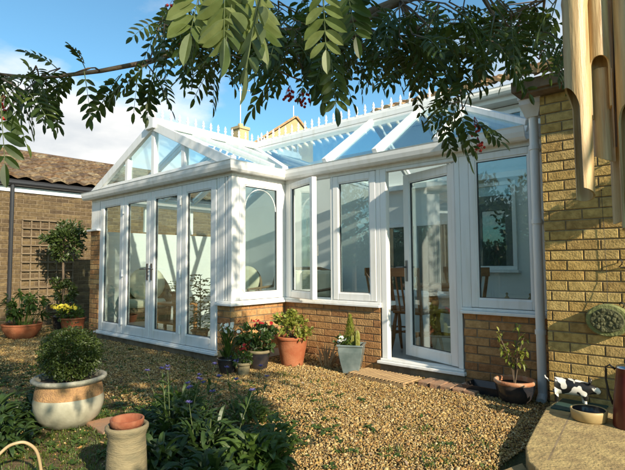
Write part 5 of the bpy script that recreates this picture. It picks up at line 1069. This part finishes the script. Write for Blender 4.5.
strap_clump('border_plant', -1.95, 1.42, .26, 240, .15, .045, 'dark border plant at the bottom centre of the picture', seed=6)
strap_clump('border_plant', -2.32, 1.40, .24, 220, .16, .04, 'dark low border plant right of the tall buff pot', seed=7)
strap_clump('border_plant', -3.80, 1.08, .30, 260, .15, .045, 'dark leafy plant left of the cream glazed planter', seed=8)
strap_clump('border_plant', -3.42, .98, .28, 220, .12, .035, 'low dark plant in front of the cream glazed planter', seed=9)
strap_clump('border_plant', -3.95, 1.45, .2, 120, .12, .035, 'small leafy plant behind the cream planter at the left edge', seed=10)
strap_clump('border_plant', -2.15, 2.05, .18, 110, .10, .04, 'small green border plant on the gravel edge', seed=12, m='mid_leaf')
# stone by the urn and leaf litter
mb = MB(); mb.prism([(-.16,-.1),(.14,-.12),(.2,.06),(.02,.12),(-.15,.08)], 0, .03); o = mb.build('stone_slab', 'paver', None, bevel=.008); o.location = (-3.28,1.62,.0); tag(o, 'flat reddish stone on the ground right of the cream planter', 'stone')

# ================================================================== INSIDE THE CONSERVATORY
FZ = .11
def dining_chair(x, y, rz_, lab):
    e = empty('dining_chair', (x,y,FZ), lab, 'chair', 'wooden dining chairs inside the conservatory', rz=R(rz_))
    mb = MB(); mb.prism([(-.21,-.2),(.21,-.2),(.19,.2),(-.19,.2)], .43, .465); mb.build('seat', 'pine', e, bevel=.01)
    for sx_ in (-1,1):
        for sy_ in (-1,1):
            mb = MB(); mb.tube([(sx_*.21,sy_*.21,0),(sx_*.19,sy_*.185,.15),(sx_*.18,sy_*.175,.30),(sx_*.165,sy_*.16,.43)], [.013,.02,.022,.016], 8); mb.build('leg', 'pine', e, smooth=True)
    mb = MB(); mb.tube([(-.2,-.19,.2),(-.2,.19,.2)],.011,6); mb.tube([(.2,-.19,.2),(.2,.19,.2)],.011,6); mb.tube([(-.2,0,.2),(.2,0,.2)],.011,6); mb.build('stretcher', 'pine', e)
    mb = MB()
    for i in range(6): x_ = -.155+.062*i; mb.tube([(x_,.175,.46),(x_*1.08,.22,.70),(x_*1.12,.25,.88)], [.009,.012,.008], 6)
    mb.build('spindles', 'pine', e)
    mb = MB(); mb.tube([(-.185,.17,.46),(-.2,.255,.93)],[.016,.014],8); mb.tube([(.185,.17,.46),(.2,.255,.93)],[.016,.014],8); mb.bar((-.215,.25,.90),(.215,.25,.90),.024,.10); mb.build('back_frame', 'pine', e, bevel=.006)
    return e
dining_chair(-3.30, 5.20, 100, 'spindle back wooden chair left of the table, seen through the gap of the open door')
dining_chair(-2.84, 5.00, 176, 'spindle back wooden chair in front of the table, seen through the door glass')
dining_chair(-2.46, 5.32, -115, 'spindle back wooden chair right of the table, partly behind the door frame')
e = empty('dining_table', (-2.95, 5.62, FZ), 'round wooden dining table among the spindle back chairs', 'table')
mb = MB(); mb.lathe([(.0,.70),(.38,.70),(.40,.712),(.40,.728),(.38,.74),(0,.74)], 40); mb.build('top', 'pine', e)
mb = MB(); mb.lathe([(.05,.08),(.07,.2),(.045,.35),(.075,.5),(.05,.62),(.09,.70)], 20)
for i in range(4): a = i*PI/2+.4; mb.tube([(0,0,.12),(.2*math.cos(a),.2*math.sin(a),.10),(.32*math.cos(a),.32*math.sin(a),.02)], [.035,.03,.022], 8)
mb.build('pedestal', 'pine', e, smooth=True)
# wicker armchair
def wicker_chair(x, y, rz_, lab):
    e = empty('wicker_armchair', (x,y,FZ), lab, 'armchair', rz=R(rz_)); mb = MB(); n_ = 22
    pts = []
    for i in range(n_+1):
        t = PI*i/n_; back = math.sin(t); pts.append((.36*math.cos(t), .02+.32*math.sin(t)*1.0, .55+.38*back**1.5))
    b_ = len(mb.v)
    for k,(x_,y_,z_) in enumerate(pts): mb.v += [(x_*.9,y_*.9,.10),(x_,y_,.40),(x_*1.03,y_*1.05,z_),(x_*.96,y_*.97,z_),(x_*.9,y_*.92,.40)]
    for k in range(n_):
        for j in range(4): mb.f.append((b_+k*5+j,b_+(k+1)*5+j,b_+(k+1)*5+j+1,b_+k*5+j+1))
    mb.build('shell', 'wicker', e, smooth=True)
    mb = MB(); mb.tube([p_ for p_ in pts], .022, 8); mb.tube([(.33,0,.56),(.35,-.22,.50),(.33,-.28,.1)], .02, 8); mb.tube([(-.33,0,.56),(-.35,-.22,.50),(-.33,-.28,.1)], .02, 8); mb.box(-.32,-.30,.30,.32,.1,.35); mb.build('frame', 'wicker', e, smooth=False)
    mb = MB(); mb.box(-.29,-.29,.352,.29,.22,.47); mb.build('seat_cushion', 'cushion', e, bevel=.04); mb = MB(); mb.lathe([(0,-.06),(.20,-.055),(.27,-.02),(.28,.02),(.2,.055),(0,.06)], 24); o = mb.build('back_cushion', 'cushion', e, smooth=True); o.location = (0,.20,.70); o.rotation_euler = (R(78),0,0)
    for sx_ in (-1,1):
        for sy_ in (-.26,.24): mb = MB(); mb.tube([(sx_*.28,sy_,0),(sx_*.28,sy_,.32)], .02, 8); mb.build('leg', 'wicker', e)
    return e
wicker_chair(-6.98, 3.98, 60, 'wicker armchair with round cream back cushion behind the double doors')
wicker_chair(-6.55, 5.5, 20, 'second wicker armchair, deeper in the room behind the double doors')
e = empty('cane_sofa', (-5.55, 5.75, FZ), 'cream cushioned cane sofa seen through the small arched window', 'sofa', rz=0)
mb = MB(); mb.box(-.66,-.35,.14,.66,.33,.30); mb.tube([(-.70,-.33,.02),(-.70,-.33,.58),(-.70,.25,.62),(-.70,.33,.85)],.025,8); mb.tube([(.70,-.33,.02),(.70,-.33,.58),(.70,.25,.62),(.70,.33,.85)],.025,8); mb.tube([(-.70,.33,.85),(-.3,.36,.93),(.3,.36,.93),(.70,.33,.85)],.025,8); mb.build('frame', 'wicker', e)
mb = MB(); mb.box(-.64,-.36,.302,-.005,.2,.46); mb.box(.005,-.36,.302,.64,.2,.46); mb.build('seat_cushion', 'cushion', e, bevel=.05)
mb = MB(); mb.box(-.64,.19,.47,-.005,.33,.90); mb.box(.005,.19,.47,.64,.33,.90); mb.build('back_cushion', 'cushion', e, bevel=.06)
e = empty('side_table', (-6.28, 4.05, FZ), 'small wooden side table behind the double doors', 'table')
mb = MB(); mb.box(-.28,-.2,.42,.28,.2,.45); mb.box(-.26,-.18,.15,.26,.18,.17); mb.build('top', 'pine', e)
for sx_ in (-1,1):
    for sy_ in (-1,1): mb = MB(); mb.box(sx_*.25-.02,sy_*.17-.02,0,sx_*.25+.02,sy_*.17+.02,.42); mb.build('leg', 'pine', e)
def house_plant(x, y, z, h_, rad, n, lab, m='mid_leaf', L=.14, W=.05):
    e = empty('potted_plant', (x,y,z), lab, 'plant'); pot(e, TP(rad*.45,.16,rad*.32), 'terracotta_dusty', .14, rad*.4, 24)
    rr = random.Random(int(abs(x*100))); mb = MB()
    for i in range(n): a = rr.uniform(0,2*PI); z_ = rr.uniform(.14,h_); q = rad*.8*rr.random(); leaf(mb, (q*math.cos(a)*.6,q*math.sin(a)*.6,z_), (math.cos(a),math.sin(a),.6), (0,0,1), L, W, .5, 4, .2)
    mb.build('foliage', m, e)
    mb = MB(); mb.tube([(0,0,.13),(0,0,h_)], [.01,.004], 6); mb.build('stem', 'stem', e)
house_plant(-5.35, 3.82, FZ, .85, .26, 130, 'tall leafy house plant behind the right hand glazed panel of the double doors')
house_plant(-5.18, 4.05, FZ, .62, .2, 60, 'yellow leaved house plant behind the right hand glazed panel', 'yellow_leaf', .10, .04)
house_plant(-6.28, 4.05, FZ+.45, .30, .16, 40, 'small house plant standing on the side table', 'yellow_leaf', .09, .035)
mb = MB()
e = empty('curled_sculpture', (-3.15, 4.44, .706), 'dark curved ornament on the inner sill of the fixed window', 'ornament'); mb.tube([(-.02,0,0),(.06,0,.05),(.09,0,.14),(.06,0,.24),(.01,0,.30)], [.02,.015,.012,.009,.004], 8); mb.tube([(-.1,0,.012),(.08,0,.012)], .014, 8); mb.build('body', 'fabric_dark', e, smooth=True)
for x_, lb in ((-1.60, 'left one of two small pyramid ornaments on the right window sill'), (-1.40, 'right one of two small pyramid ornaments on the right window sill')):
    mb = MB(); mb.add([(-.055,-.055,0),(.055,-.055,0),(.055,.055,0),(-.055,.055,0),(-.048,-.048,.03),(.048,-.048,.03),(.048,.048,.03),(-.048,.048,.03),(0,0,.12)], [(3,2,1,0),(0,1,5,4),(1,2,6,5),(2,3,7,6),(3,0,4,7),(4,5,8),(5,6,8),(6,7,8),(7,4,8)]); mb.sphere((0,0,.125), .012, 8, 6)
    o = mb.build('pyramid_ornament', 'wood_pale', None, bevel=.004); o.location = (x_, 4.43, .706); tag(o, lb, 'ornament', 'pyramid ornaments on the window sill')
mb = MB(); mb.box(-1.95, D2+.101, .66, XR-.02, 4.56, .705); mb.build('inner_sill', 'upvc', con); mb = MB(); mb.box(XC-.05, D2+.101, .66, -2.84, 4.56, .705); mb.build('inner_sill', 'upvc', con)

for e in WORLD:
    for ch_ in e.children: ch_.location = tuple(Vector(ch_.location) - e.location)
